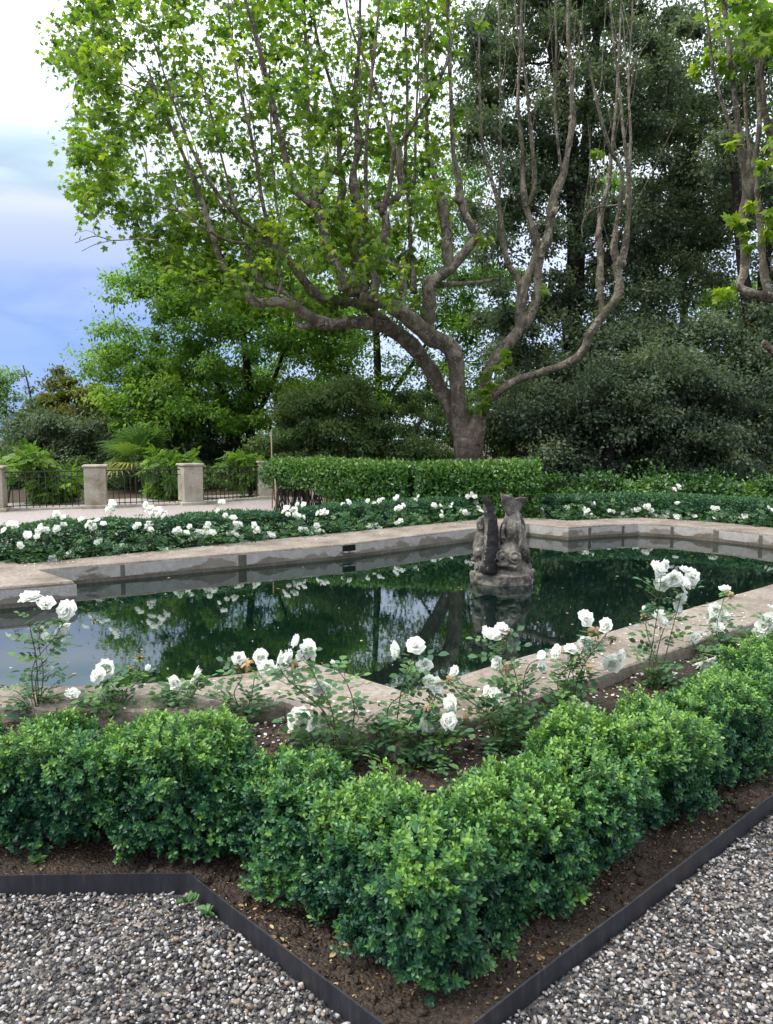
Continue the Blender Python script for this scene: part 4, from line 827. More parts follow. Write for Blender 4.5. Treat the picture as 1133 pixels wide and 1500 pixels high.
def bg_tree(name, label, cat, d, trunks, polys, leaf, n_leaf, m, seed, barkm='darkbark', tmpl=QT, clump=.7, dep=2.5, tb=.45, group=None, cvar=.19, droop=.2, tip=.012, zs=.5, shell=.15):
    r = np.random.default_rng(seed); b0 = at(trunks[0][0][0], trunks[0][0][1], d + trunks[0][0][3]); org = (b0[0], b0[1], 0.)
    root = thing(name, label, cat, org, group); g = Geo(); nodes, rads = [], []
    for t in trunks:
        P, R = trunk_path(t, d)
        if t is trunks[0] and P[0][2] > .05: P = np.vstack([[P[0][0], P[0][1], -.1], P]); R = np.r_[R[0] * 1.25, R]
        tube(g, P, R, 9, .5, .08, seed); nodes += list(P); rads += list(R)
    C = []
    for poly, n in polys:
        q = pxpoly(poly, int(n * 1.25), d, dep, r); q = q[wn(q, .33, seed + 5, 2) > -.42]; C.append(q + r.normal(size=q.shape) * np.array([.28, .4, .22]) * clump)
    C = np.vstack(C); C[:, 2] = np.maximum(C[:, 2], .25)
    grow(g, nodes, rads, C, r, tip); g.build('trunk', M[barkm], root, org)
    gl = Geo(); clump_leaves(gl, C, clump * np.exp(r.normal(size=len(C)) * .38), n_leaf, leaf, tmpl, r, tb, cvar=cvar, droop=droop, zs=zs, shell=shell); gl.build('crown', m if not isinstance(m, str) else M[m], root, org)
    return root
# --- the old pollarded plane tree (traced limbs: u, v, radius px, depth offset m)
D0 = 19.6
L_ = [
 [(683, 720, 23, 0), (683, 690, 20, 0), (684, 665, 20, 0), (686, 642, 23, 0)],
 [(684, 650, 18, 0), (676, 622, 14, 0), (671, 595, 12.5, -.1), (670, 560, 12.5, -.1), (667, 525, 12.5, -.2), (655, 505, 13, -.3), (632, 494, 12.5, -.5), (604, 470, 12, -.8), (582, 452, 10.5, -1.), (555, 441, 9.5, -1.2), (526, 436, 9, -1.3)],
 [(680, 645, 14, .2), (662, 605, 11, .3), (641, 560, 12, .3), (618, 522, 12, .2), (593, 497, 11.5, 0), (561, 479, 10.5, -.3), (519, 472, 9, -.8), (477, 474, 9, -1.2), (448, 459, 8, -1.4), (416, 442, 7.5, -1.6), (374, 443, 6.5, -1.8), (353, 413, 5, -1.9), (328, 390, 4.2, -2.), (311, 342, 3.6, -2.2), (298, 300, 3, -2.3), (268, 225, 2.4, -2.5), (235, 150, 1.8, -2.6), (215, 95, 1.2, -2.8)],
 [(462, 470, 5, -1.2), (452, 478, 4.5, -1.3), (438, 477, 4, -1.3), (434, 470, 2.5, -1.3)],
 [(590, 490, 8, -.1), (552, 462, 7.5, -.3), (526, 446, 7, -.5), (498, 441, 7, -.7), (476, 441, 6.8, -.9), (452, 419, 6.6, -1.1), (431, 391, 6.2, -1.3), (406, 363, 6, -1.5), (396, 352, 5, -1.5), (370, 332, 3.6, -1.7), (346, 316, 3.2, -1.9), (310, 270, 2.6, -2.3), (280, 215, 2, -2.6), (255, 150, 1.5, -2.8), (225, 60, 1.1, -3)],
 [(398, 353, 3.6, -1.5), (370, 356, 2.8, -1.9), (339, 354, 2.4, -2.2), (300, 335, 1.8, -2.6), (262, 310, 1.3, -2.9), (215, 300, .9, -3.2)],
 [(396, 352, 4, -1.5), (390, 320, 3.2, -1.5), (383, 285, 3, -1.6), (378, 250, 2.6, -1.7), (366, 190, 2.2, -1.9), (350, 120, 1.8, -2), (338, 40, 1.4, -2.1), (330, -60, 1, -2.2)],
 [(505, 425, 8, -1.3), (498, 398, 7.5, -1.3), (481, 366, 7.2, -1.2), (473, 331, 7.2, -1.2), (464, 306, 6.6, -1.3), (447, 292, 5.6, -1.4), (433, 277, 5, -1.5), (421, 241, 4.6, -1.6), (412, 201, 4.2, -1.7), (402, 167, 4, -1.8), (390, 114, 3.4, -2), (378, 62, 3, -2.2), (360, 0, 2.2, -2.4), (345, -80, 1.4, -2.6)],
 [(464, 300, 5, -1.2), (458, 253, 3.4, -1.1), (453, 191, 2.8, -1.), (449, 93, 2.2, -.9), (446, 0, 1.6, -.8), (444, -80, 1, -.8)],
 [(466, 288, 3.6, -1.3), (480, 268, 2.6, -1.6), (492, 246, 2, -1.8), (520, 200, 1.4, -2.2)],
 [(524, 432, 13, -1.2), (522, 414, 14, -1.2), (530, 400, 10, -1.2), (532, 375, 8.5, -1.2), (532, 357, 7.5, -1.3), (546, 357, 6.8, -1.4), (560, 354, 6.8, -1.5), (566, 338, 6.5, -1.5), (565, 320, 6.6, -1.5), (560, 306, 7.5, -1.5)],
 [(562, 304, 4.6, -1.5), (571, 272, 3.8, -1.6), (577, 222, 3.4, -1.8), (570, 190, 3, -1.8), (560, 154, 2.6, -1.8), (548, 120, 2.2, -1.8), (535, 90, 1.9, -1.8), (512, 30, 1.4, -1.9), (500, -60, 1, -2)],
 [(564, 300, 4.5, -1.5), (585, 286, 4.4, -1.4), (586, 250, 4.4, -1.4), (586, 216, 4, -1.4), (605, 185, 3, -1.6), (622, 157, 2.6, -1.8), (640, 125, 2.1, -2), (656, 90, 1.7, -2.1), (668, 30, 1.2, -2.2)],
 [(530, 375, 7, -1), (530, 334, 6.5, -.9), (523, 300, 6.5, -.8), (521, 287, 7.2, -.8), (518, 256, 5.2, -.8), (524, 225, 4.6, -.9), (526, 205, 5.5, -.9), (522, 170, 3.6, -.9), (521, 130, 3.6, -.9), (527, 62, 2.6, -1), (528, 0, 2, -1), (530, -90, 1.3, -1)],
 [(520, 400, 5, -.6), (512, 345, 5, -.5), (499, 312, 5.4, -.4), (498, 295, 5, -.3), (504, 275, 5, -.3), (498, 241, 4, -.3), (497, 185, 3.4, -.2), (492, 145, 3, -.2), (478, 100, 2.5, -.2), (462, 40, 2, -.1), (455, -40, 1.3, 0)],
 [(533, 345, 4, -1.4), (537, 300, 3.4, -1.6), (536, 235, 3, -1.7), (540, 160, 2.4, -1.8), (548, 80, 2, -1.9), (556, 0, 1.5, -2), (560, -70, 1, -2)],
 [(585, 452, 6, -1), (590, 430, 5.5, -1), (591, 408, 5, -1), (578, 392, 3.5, -1), (572, 376, 2.6, -1.1)],
 [(545, 440, 6, -1.4), (551, 415, 5.5, -1.5), (546, 395, 5, -1.5), (552, 382, 4.4, -1.5), (566, 384, 3, -1.5), (590, 392, 2.4, -1.4)],
 [(607, 430, 4.5, -.4), (605, 402, 4, -.4), (602, 371, 3.5, -.4), (600, 321, 3.2, -.4), (597, 271, 3, -.4), (594, 240, 2.7, -.4), (597, 154, 2.3, -.4), (595, 70, 1.9, -.4), (594, 0, 1.6, -.4), (594, -80, 1.1, -.4)],
 [(600, 318, 2.4, -.4), (608, 262, 2.4, -.6), (609, 200, 2, -.7), (613, 100, 1.5, -.8), (618, 0, 1.1, -.9)],
 [(630, 500, 10, -.5), (629, 470, 9, -.5), (629, 440, 9, -.6), (628, 416, 9.5, -.6), (637, 410, 8, -.6), (660, 394, 7, -.5), (678, 374, 6.6, -.4), (690, 358, 6.6, -.4), (696, 346, 6.4, -.4), (690, 330, 6, -.4), (681, 312, 5.4, -.4), (677, 297, 6.4, -.4), (674, 287, 6.6, -.4), (672, 262, 4.6, -.4), (665, 229, 3.8, -.4), (662, 167, 3.3, -.5), (659, 93, 2.8, -.6), (656, 0, 2.2, -.7), (654, -80, 1.4, -.7)],
 [(656, 398, 7, -.5), (655, 365, 7, -.5), (653, 335, 7.2, -.5), (651, 318, 7.4, -.5), (646, 290, 6.6, -.5), (640, 265, 4.6, -.5), (632, 243, 4, -.5), (626, 201, 3.5, -.5), (625, 93, 2.8, -.5), (628, 0, 2.1, -.5), (632, -90, 1.4, -.5)],
 [(634, 418, 5, -.4), (665, 416, 4, 0), (699, 414, 3.2, .4), (730, 408, 2.4, .9)],
 # right hand stems
 [(690, 650, 16, -.1), (699, 622, 13, -.1), (707, 600, 11, -.1), (710, 575, 8.5, 0), (714, 548, 8, 0), (730, 521, 8.6, .1), (751, 496, 9, .1), (767, 476, 9, .1), (780, 455, 8, .1), (787, 430, 6.6, .1), (788, 405, 6.4, .1), (792, 375, 6.5, .1), (801, 354, 7.6, .1), (806, 328, 6, .1), (809, 307, 8, .1), (813, 286, 6.4, .1), (826, 254, 5.2, .1), (833, 215, 4.6, .1), (839, 175, 4.8, .1), (837, 120, 3.4, .1), (833, 60, 2.8, .1), (832, 0, 2.2, .1), (831, -90, 1.4, .1)],
 [(762, 480, 8, .2), (763, 450, 9.5, .2), (767, 420, 9.5, .2), (778, 398, 6.4, .2), (786, 370, 5.5, .2), (785, 350, 6, .2), (778, 325, 5.2, .2), (769, 296, 5.4, .2), (766, 255, 3.6, .2), (765, 215, 3.2, .2), (759, 150, 2.6, .2), (762, 80, 2.1, .2), (764, 0, 1.6, .2), (765, -70, 1, .2)],
 [(773, 305, 4, .2), (783, 270, 3.6, .1), (780, 215, 3.4, 0), (775, 165, 2.8, -.1), (770, 110, 2.3, -.2), (758, 40, 1.8, -.3), (750, -60, 1.2, -.4)],
 [(764, 420, 6, .3), (756, 402, 5, .4), (745, 388, 5.2, .5), (738, 360, 4.6, .6), (736, 345, 4.8, .6), (732, 310, 4, .7), (728, 288, 4, .7), (718, 255, 3, .8), (706, 205, 2.7, .9), (703, 140, 2.2, 1), (702, 70, 1.8, 1), (704, -10, 1.3, 1)],
 [(731, 292, 2.6, .7), (734, 250, 2.2, .6), (733, 180, 1.9, .5), (733, 100, 1.5, .4), (730, 0, 1.1, .4)],
 [(824, 258, 2.4, .1), (818, 215, 2.2, -.1), (813, 150, 2.2, -.2), (815, 70, 1.8, -.3), (813, 0, 1.4, -.4), (812, -70, 1, -.4)],
 [(707, 606, 8, -.2), (716, 588, 7, -.3), (733, 572, 6.2, -.4), (760, 556, 5.8, -.5), (802, 543, 5.4, -.7), (834, 531, 5.6, -.8), (855, 514, 6, -.9), (865, 487, 5.6, -1), (886, 458, 5.8, -1), (901, 440, 5.8, -1.1), (908, 420, 6.4, -1.1), (905, 398, 5.6, -1.1), (907, 384, 7, -1.1), (914, 372, 5.4, -1.1), (920, 325, 3.8, -1.1), (921, 296, 4.6, -1.1), (921, 250, 3.5, -1.1), (914, 200, 2.6, -1.2), (907, 125, 2, -1.2), (897, 40, 1.5, -1.3), (892, -50, 1, -1.3)],
 [(906, 388, 5.5, -1.1), (900, 370, 5.5, -1.1), (903, 330, 3.4, -1.2), (910, 290, 3.4, -1.3), (911, 250, 3, -1.4), (895, 220, 2.6, -1.5), (880, 170, 2.1, -1.7), (866, 110, 1.6, -1.8), (850, 30, 1.1, -2)],
 [(884, 462, 5, -1.), (881, 440, 4.6, -.9), (879, 412, 5.6, -.9), (880, 378, 4.6, -.8), (877, 345, 5, -.8), (884, 300, 3.6, -.8), (892, 265, 3.4, -.8), (896, 225, 2.6, -.7), (903, 150, 2, -.7), (908, 60, 1.5, -.6), (912, -30, 1, -.6)],
 [(918, 300, 1.6, -1.1), (880, 303, 1.4, -1.5), (862, 312, 1.2, -1.7), (853, 330, 1, -1.8), (854, 350, .8, -1.8)],
 [(921, 255, 2.6, -1.1), (924, 200, 2, -1.), (921, 120, 1.6, -.9), (926, 30, 1.2, -.8), (928, -50, .9, -.8)],
 [(440, 452, 4.5, -1.4), (420, 430, 4, -1.5), (385, 415, 4.6, -1.6), (372, 390, 3.2, -1.7), (362, 360, 2.6, -1.8), (350, 320, 2.2, -1.9), (330, 250, 1.8, -2), (310, 170, 1.4, -2.2), (290, 90, 1, -2.4)],
 [(232, 352, 1.1, -2.8), (205, 350, 1., -2.8), (165, 352, .8, -2.9), (140, 346, .7, -2.9), (110, 356, .45, -3)],
 [(165, 352, .6, -2.9), (140, 358, .5, -3), (120, 368, .4, -3)],
 [(150, 349, .5, -2.9), (130, 338, .4, -3), (118, 340, .3, -3)],
 [(405, 440, 3.4, -1.6), (412, 415, 3, -1.6), (408, 385, 2.6, -1.5), (412, 340, 2.2, -1.4), (402, 280, 1.8, -1.3), (398, 200, 1.5, -1.2), (395, 100, 1.2, -1.1)],
]
def plane_tree():
    r = np.random.default_rng(42); b = at(683, 690, D0); org = (b[0], b[1], 0)
    root = thing('plane_tree', 'old pollarded plane tree with mottled grey limbs and bright green crown on its left', 'tree', org); g = Geo(); nodes, rads = [], []; tips = []
    for k, pl in enumerate(L_):
        P, R = trunk_path(pl, D0, 6)
        if k == 0: P[0][2] = -.15
        hgt = P[:, 2]; knob = 1 + .16 * np.clip(wn(P, .9, 50 + k, 2), 0, 1) * (R > .03) + .10 * wn(P, 2.4, 150 + k, 2)
        tube(g, P, R * knob * np.where(R < .07, .86, .93), 11 if R.max() > .08 else 7, np.clip(1.15 - hgt / 6.5, 0, 1), .14 if R.max() > .05 else 0, 60 + k)
        nodes += list(P); rads += list(R); tips.append((P, R))
    for (u, v, rp, dy) in ((809, 307, 8.5, .1), (801, 353, 8.5, .1), (908, 421, 7.6, -1.1), (907, 385, 8, -1.1), (901, 372, 6.5, -1.1), (879, 411, 6.6, -.9), (881, 440, 5.6, -.9), (674, 290, 7.5, -.4), (695, 346, 7.8, -.4), (651, 318, 7.8, -.5), (560, 306, 8.5, -1.5), (522, 412, 14, -1.2), (534, 416, 10, -1.3), (510, 418, 8, -1.1), (521, 287, 8, -.8), (526, 206, 6.4, -.9), (630, 415, 11, -.6), (786, 353, 7, .2), (752, 494, 8, .3), (745, 388, 6, .5), (769, 296, 6.4, .2), (921, 296, 5.6, -1.1), (865, 488, 6, -1.), (395, 352, 6.5, -1.5), (464, 305, 7.4, -1.3), (433, 277, 6, -1.5), (655, 366, 7.6, -.5), (839, 176, 5.8, .1), (792, 376, 7.2, .1), (498, 398, 8, -1.3)):
        rr = rp * D0 / F * .82; c0 = at(u, v, D0 + dy)
        for q_ in range(3): tv_ = IV * (1 + .25 * wn(IV, .35, u + q_, 2))[:, None] * rr * (1., .75, .6)[q_] * np.array([1, 1, 1.25]); g.add(tv_ + c0 + r.normal(size=3) * rr * .35 * q_, [IF], .2)
    # thin straight shoots from the pollard heads
    heads = [(sp_[0][-6:], sp_[1][-6:]) for sp_ in tips if sp_[1][-1] < .05]
    for P, R in tips[2:]:
        if R[-1] > .05 or R.max() < .022: continue
        for s in range(4):
            j = r.integers(int(len(P) * .35), len(P) - 1); p0 = P[j]; lr = min(R[j] * .45, .014); L = r.uniform(1.2, 3.2)
            if p0[2] < 4: continue
            left = np.clip((-1.5 - p0[0]) * .12, -.1, .5); d = nrm(np.array([r.normal() * .22 - left, r.normal() * .25, 1.])); q = [p0]
            for t in range(4): d = nrm(d + r.normal(size=3) * .07 + np.array([0, 0, .05])); q.append(q[-1] + d * L / 4)
            C = spline(q, 3); tube(g, C, np.linspace(lr, .004, len(C)), 5, 0, cap=False)
            nodes += list(C[3::3]); rads += [.01] * len(C[3::3])
    CR = [([(92, 20), (75, 92), (112, 130), (92, 190), (108, 240), (105, 290), (140, 332), (175, 300), (215, 380), (260, 420), (330, 440), (420, 420), (500, 400), (600, 380), (655, 330), (650, 200), (665, 60), (660, -90), (360, -110), (120, -60)], 680),
          ([(160, 310), (260, 420), (330, 450), (430, 450), (430, 330), (300, 280)], 110), ([(420, 380), (430, 450), (600, 450), (620, 380), (500, 330)], 50), ([(92, 20), (75, 92), (112, 130), (92, 190), (108, 240), (105, 290), (140, 332), (190, 260), (170, 100), (200, 0)], 70)]
    C = np.vstack([pxpoly(p, int(n * 1.25), D0 + .3, 3.2, r) for p, n in CR])
    keep = wn(C, .42, 88, 2) > -.62; C = C[keep]
    nodes_a = np.array(nodes)
    grow(g, nodes, rads, C, r, .0045, 2.6, .02); g.build('trunk', M['bark'], root, org)
    gl = Geo(); clump_leaves(gl, C, np.where(r.random(len(C)) < .3, .75, .45) * r.uniform(.6, 1.3, len(C)), 31, .113, PLT, r, .46, .2, .16, .45, .8, .2)
    # epicormic tufts on trunk and bare limbs
    tuft = [(712, 545), (720, 560), (712, 575), (706, 590), (718, 572), (738, 528), (728, 540), (703, 600), (744, 520), (716, 592), (797, 425), (701, 350), (712, 352), (671, 175), (672, 160), (668, 78), (705, 35), (440, 440), (450, 446), (500, 437), (545, 430), (523, 440), (480, 430), (875, 220), (560, 400), (580, 340), (588, 330), (603, 372)]
    T = np.array([at(u, v, D0 - .45) for u, v in tuft]); clump_leaves(gl, T, .16, 10, .15, PLT, r, .62, .15, .1, .4, .8, .2)
    gl.build('crown', M['plane'], root, org)
plane_tree()
# --- second plane entering from the right
D1 = 13.5
RP = [
 [(1420, 700, 30, 0), (1400, 600, 26, 0), (1350, 520, 20, 0), (1250, 470, 12, 0), (1180, 450, 9, 0), (1133, 437, 8.4, 0), (1103, 430, 8, -.1), (1084, 420, 8, -.1), (1090, 400, 7, -.1), (1092, 378, 6.6, -.1), (1088, 335, 6.4, -.1), (1093, 293, 7, -.1), (1096, 268, 8.4, -.1), (1086, 215, 5.6, -.1), (1079, 160, 4.8, -.2), (1072, 107, 4.2, -.2), (1067, 53, 3.8, -.2), (1060, 0, 3.2, -.2), (1052, -90, 2, -.3)],
 [(1094, 262, 5, 0), (1105, 235, 4.4, .1), (1112, 190, 4, .1), (1112, 130, 3.6, .2), (1107, 70, 3.2, .2), (1104, 0, 2.6, .2), (1100, -80, 1.6, .2)],
 [(1083, 215, 3.6, -.2), (1072, 190, 3, -.3), (1055, 140, 2.6, -.4), (1045, 100, 2.3, -.5), (1038, 40, 1.9, -.6), (1028, -40, 1.3, -.7)],
 [(1128, 436, 7, .2), (1120, 405, 7, .3), (1116, 360, 6, .3), (1113, 320, 5.4, .3), (1110, 285, 4.6, .3), (1102, 240, 3.6, .3), (1093, 170, 2.8, .3), (1090, 80, 2.2, .3), (1088, -40, 1.4, .3)],
 [(1240, 470, 9, .4), (1180, 380, 7, .5), (1150, 290, 6, .5), (1134, 220, 5.4, .5), (1122, 170, 5, .5), (1116, 110, 4.2, .5), (1118, 30, 3.4, .5), (1122, -70, 2, .5)],
 [(1210, 560, 10, .8), (1160, 535, 8, .9), (1130, 512, 7, 1.), (1118, 500, 5, 1.)],
]
r = np.random.default_rng(43); b = at(1420, 700, D1); org = (b[0], b[1], 0); root = thing('plane_tree', 'second plane tree whose grey limbs reach in from the right picture edge', 'tree', org); g = Geo(); nodes, rads = [], []
for k, pl in enumerate(RP):
    P, R = trunk_path(pl, D1, 6)
    if k == 0: P[0][2] = -.1
    tube(g, P, R * .86 * (1 + .16 * wn(P, 2.4, 250 + k, 2)), 9, np.clip(1 - P[:, 2] / 5.5, 0, 1), .12, 260 + k); nodes += list(P); rads += list(R)
C = np.vstack([pxpoly([(1035, -80), (1045, 60), (1075, 120), (1133, 130), (1250, 150), (1250, -80)], 70, D1, 1.4, r), pxpoly([(1140, 100), (1140, 300), (1300, 400), (1350, 50)], 60, D1, 1.5, r)])
grow(g, nodes, rads, C, r, .004, 2.6, .02); g.build('trunk', M['bark'], root, org)
gl = Geo(); clump_leaves(gl, C, .34, 20, .125, PLT, r, .45, .2, .15, .5, .8, .2)
T = np.array([at(u, v, D1 - .3) for u, v in ((1075, 320), (1090, 325), (1098, 345), (1095, 360), (1100, 300), (1125, 312), (1130, 350), (1120, 345), (1065, 427), (1052, 430), (1072, 212), (1118, 240), (1040, 85), (1028, 95), (1085, 75), (1020, 105), (1060, 92), (1050, 78), (1130, 330))]); clump_leaves(gl, T, .14, 10, .125, PLT, r, .66, .12, .1, .45, .7, .2)
gl.build('crown', M['plane'], root, org)
# --- background trees
OAK = 'dark holm oaks behind the pool'
bg_tree('holm_oak', 'largest dark holm oak with a straight black trunk behind the bare plane limbs', 'tree', 25, [[(836, 640, 17, 0), (837, 560, 15, 0), (839, 475, 14, 0), (843, 400, 13, 0), (845, 330, 13, 0), (838, 240, 11, 0), (828, 165, 10, 0), (815, 90, 9, 0), (802, 20, 8, 0), (795, -90, 5, 0)], [(842, 330, 9, 0), (858, 230, 8, .5), (864, 130, 7, .8), (880, 20, 5, 1), (900, -80, 3, 1)]],
        [([(672, 180), (690, 40), (770, -90), (930, -80), (1010, 40), (985, 170), (1000, 300), (960, 430), (900, 520), (760, 560), (700, 500), (720, 420), (690, 330), (700, 240)], 330), ([(735, 480), (735, 640), (1000, 640), (1000, 480)], 150)], .125, 370, 'oak', 1001, clump=.85, dep=2.6, tb=.40, group=OAK)
bg_tree('holm_oak', 'holm oak on the right with yellowish thin foliage and sky gaps', 'tree', 27, [[(960, 640, 9, 0), (955, 520, 8, 0), (950, 430, 8, 0), (975, 330, 7, 0), (1000, 250, 6, 0), (1030, 180, 5, 0)], [(952, 450, 6, 0), (930, 400, 5, 0), (925, 330, 4, 0)]],
        [([(960, 150), (1050, 130), (1110, 260), (1070, 420), (960, 500), (930, 380)], 110), ([(900, 520), (920, 660), (1133, 660), (1133, 520)], 90)], .12, 330, 'grey', 1002, clump=.8, dep=2.4, tb=.5, group=OAK)
bg_tree('holm_oak', 'holm oak at the right edge with forked black trunk under the plane limb', 'tree', 23, [[(1108, 690, 13, 0), (1108, 600, 11, 0), (1106, 540, 12, 0), (1104, 488, 12, 0), (1096, 445, 9, 0), (1088, 390, 8, 0), (1080, 300, 6, 0), (1070, 180, 4, 0)], [(1105, 500, 10, .1), (1114, 455, 8, .2), (1122, 380, 7, .3), (1140, 250, 5, .4), (1150, 100, 4, .4)]],
        [([(1040, 60), (1133, 30), (1260, 100), (1260, 420), (1120, 420), (1060, 300)], 100), ([(1000, 480), (1010, 700), (1260, 700), (1260, 450), (1120, 440)], 140)], .115, 340, 'oak', 1003, clump=.8, dep=2., tb=.42, group=OAK)
bg_tree('holm_oak', 'dense dark holm oak bulging low to the right of the plane trunk', 'tree', 21, [[(890, 690, 9, 0), (893, 640, 8, 0), (900, 590, 7, 0), (915, 560, 5, 0)], [(893, 640, 5, 0), (850, 600, 4, 0), (800, 590, 3, 0)]],
        [([(735, 600), (760, 560), (840, 570), (900, 530), (990, 510), (1080, 560), (1110, 680), (1000, 710), (760, 705), (725, 660)], 210)], .105, 340, 'oak', 1004, clump=.7, dep=1.4, tb=.40, group=OAK)
bg_tree('holm_oak', 'distant holm oak far behind the right trunks', 'tree', 34, [[(1010, 680, 8, 0), (1005, 560, 7, 0), (1000, 400, 5, 0), (990, 250, 4, 0)]], [([(870, 0), (1180, -60), (1220, 640), (880, 640)], 170)], .17, 280, 'oak', 1005, clump=1.2, dep=3, tb=.46, group=OAK)
bg_tree('lime_tree', 'bright green lime tree left behind the railing, its dark branches fanning upward', 'tree', 26, [[(368, 660, 7, 0), (366, 610, 7, 0), (364, 560, 6, 0), (358, 500, 5, 0), (350, 450, 4, 0), (345, 410, 3, 0)], [(367, 640, 4, 0), (330, 580, 3.2, 0), (290, 520, 2.6, 0), (250, 470, 1.6, 0)], [(367, 630, 4, .3), (400, 560, 3, .3), (420, 500, 2.4, .3), (430, 450, 1.6, .3)], [(366, 655, 4, -.3), (310, 620, 3, -.3), (250, 590, 2, -.3)]],
        [([(160, 410), (240, 370), (360, 400), (480, 420), (520, 480), (510, 560), (440, 620), (250, 640), (170, 620), (135, 570), (130, 515), (175, 470)], 400)], .13, 200, 'lime', 1006, 'darkbark', LT, .75, 2.4, .48, cvar=.2, droop=.35, tip=.008)
bg_tree('lime_tree', 'further green lime tree filling the gap behind the plane crown', 'tree', 33, [[(560, 690, 7, 0), (556, 600, 6, 0), (552, 500, 5, 0), (548, 400, 4, 0)], [(556, 600, 4, 0), (600, 540, 3, 0), (640, 480, 2, 0)], [(556, 620, 4, 0), (500, 560, 3, 0), (470, 500, 2, 0)]],
        [([(380, 380), (430, 260), (560, 200), (690, 240), (740, 360), (760, 560), (700, 640), (450, 640)], 300), ([(300, 440), (520, 430), (520, 640), (300, 640)], 60), ([(560, 560), (560, 660), (680, 660), (680, 560)], 30), ([(640, 400), (760, 380), (790, 500), (740, 600), (650, 560)], 60)], .14, 170, 'lime', 1007, 'darkbark', LT, .95, 3, .38, cvar=.2, droop=.3, tip=.01)
bg_tree('bay_tree', 'rounded mid green bay laurel standing behind the hedge, left of the plane trunk', 'shrub', 22, [[(540, 690, 5, 0), (538, 640, 4, 0), (530, 600, 3, 0)], [(540, 670, 3, 0), (600, 640, 2.5, 0), (620, 610, 2, 0)]], [([(400, 640), (450, 590), (520, 540), (580, 590), (640, 570), (668, 640), (668, 700), (420, 700)], 150)], .105, 280, 'shrub', 1008, 'twig', LT, .5, 1.2, .52, tip=.008)
bg_tree('bay_tree', 'brownish green bay laurel behind the left end of the hedge', 'shrub', 23.5, [[(425, 700, 4, 0), (428, 650, 3, 0), (435, 600, 2.5, 0)]], [([(375, 660), (400, 610), (450, 570), (490, 600), (500, 690), (380, 700)], 80)], .105, 270, 'shrub', 1009, 'twig', LT, .5, 1.2, .6, tip=.008)
bg_tree('bay_tree', 'dark bay shrub close behind the plane trunk on its right', 'shrub', 22.5, [[(750, 690, 4, 0), (752, 640, 3, 0), (760, 600, 2.5, 0)]], [([(695, 620), (720, 560), (790, 560), (800, 690), (700, 690)], 80)], .08, 260, 'shrub', 1010, 'twig', LT, .5, 1., .36, tip=.008)
bg_tree('yew_tree', 'olive gold conifer rising behind the left terrace pillars', 'tree', 30, [[(120, 690, 6, 0), (118, 640, 4, 0), (112, 590, 3, 0), (108, 555, 2, 0)]], [([(60, 600), (75, 555), (110, 545), (145, 560), (175, 640), (165, 680), (60, 680)], 120)], .14, 240, 'gold', 1011, 'twig', QT, .55, 1.8, .45, droop=-.5, tip=.008)
bg_tree('olive_tree', 'grey green rounded evergreen behind the widest pillar', 'tree', 26, [[(90, 700, 6, 0), (88, 660, 4, 0), (80, 620, 3, 0)]], [([(15, 640), (40, 600), (80, 610), (130, 620), (160, 650), (155, 690), (20, 690)], 120)], .115, 260, 'grey', 1012, 'twig', QT, .5, 1.3, .42, tip=.008)
bg_tree('young_ash', 'slender leggy sapling with a bare top in front of the olive gold conifer', 'tree', 27, [[(52, 690, 2.5, 0), (50, 640, 2, 0), (48, 600, 1.6, 0), (42, 565, 1.2, 0), (34, 535, .8, 0)]], [([(40, 600), (28, 545), (40, 540), (60, 600)], 12)], .1, 22, 'shrub', 1013, 'twig', LT, .3, .3, .55, tip=.006)
bg_tree('locust_tree', 'pale yellow green tree at the far left edge of the picture', 'tree', 29, [[(-30, 690, 8, 0), (-25, 620, 6, 0), (-15, 570, 4, 0)]], [([(-90, 640), (-60, 530), (0, 540), (28, 580), (30, 640), (10, 680), (-80, 680)], 80)], .12, 130, 'bright', 1014, 'twig', LT, .6, 1.6, .5, tip=.008)
bg_tree('evergreen_shrub', 'dark evergreen mass behind the palm', 'shrub', 28, [[(230, 700, 6, 0), (232, 650, 4, 0), (240, 610, 3, 0)]], [([(150, 640), (190, 600), (260, 590), (330, 620), (390, 640), (390, 700), (160, 700)], 150)], .1, 260, 'oak', 1015, 'twig', LT, .6, 1.4, .42, tip=.008)
bg_tree('evergreen_shrub', 'dark shrub low behind the left railing under the pale tree', 'shrub', 24.5, [[(20, 715, 4, 0), (22, 690, 3, 0), (30, 665, 2, 0)]], [([(-60, 660), (60, 650), (150, 680), (150, 735), (-60, 735)], 90)], .09, 200, 'shrub', 1016, 'twig', LT, .45, 1., .4, tip=.008)
bg_tree('evergreen_shrub', 'dark undergrowth shrub behind the railing between the last two pillars', 'shrub', 24, [[(330, 715, 4, 0), (332, 690, 3, 0), (335, 670, 2, 0)]], [([(160, 690), (420, 680), (440, 735), (160, 735)], 90)], .09, 200, 'shrub', 1017, 'twig', LT, .45, 1., .34, tip=.008)
bg_tree('evergreen_shrub', 'dark evergreen shrub filling the gap directly behind the plane trunk', 'shrub', 27, [[(690, 710, 4, 0), (692, 670, 3, 0), (690, 640, 2, 0)]], [([(600, 640), (640, 600), (720, 590), (790, 620), (800, 720), (600, 720)], 110)], .1, 260, 'shrub', 1021, 'twig', LT, .6, 1.2, .42, tip=.008)
bg_tree('evergreen_shrub', 'dark evergreen shrub under the black oak trunk', 'shrub', 28, [[(850, 710, 4, 0), (852, 670, 3, 0), (850, 640, 2, 0)]], [([(770, 640), (840, 600), (960, 610), (1010, 640), (1010, 720), (770, 720)], 110)], .1, 260, 'oak', 1022, 'twig', LT, .6, 1.2, .42, tip=.008)
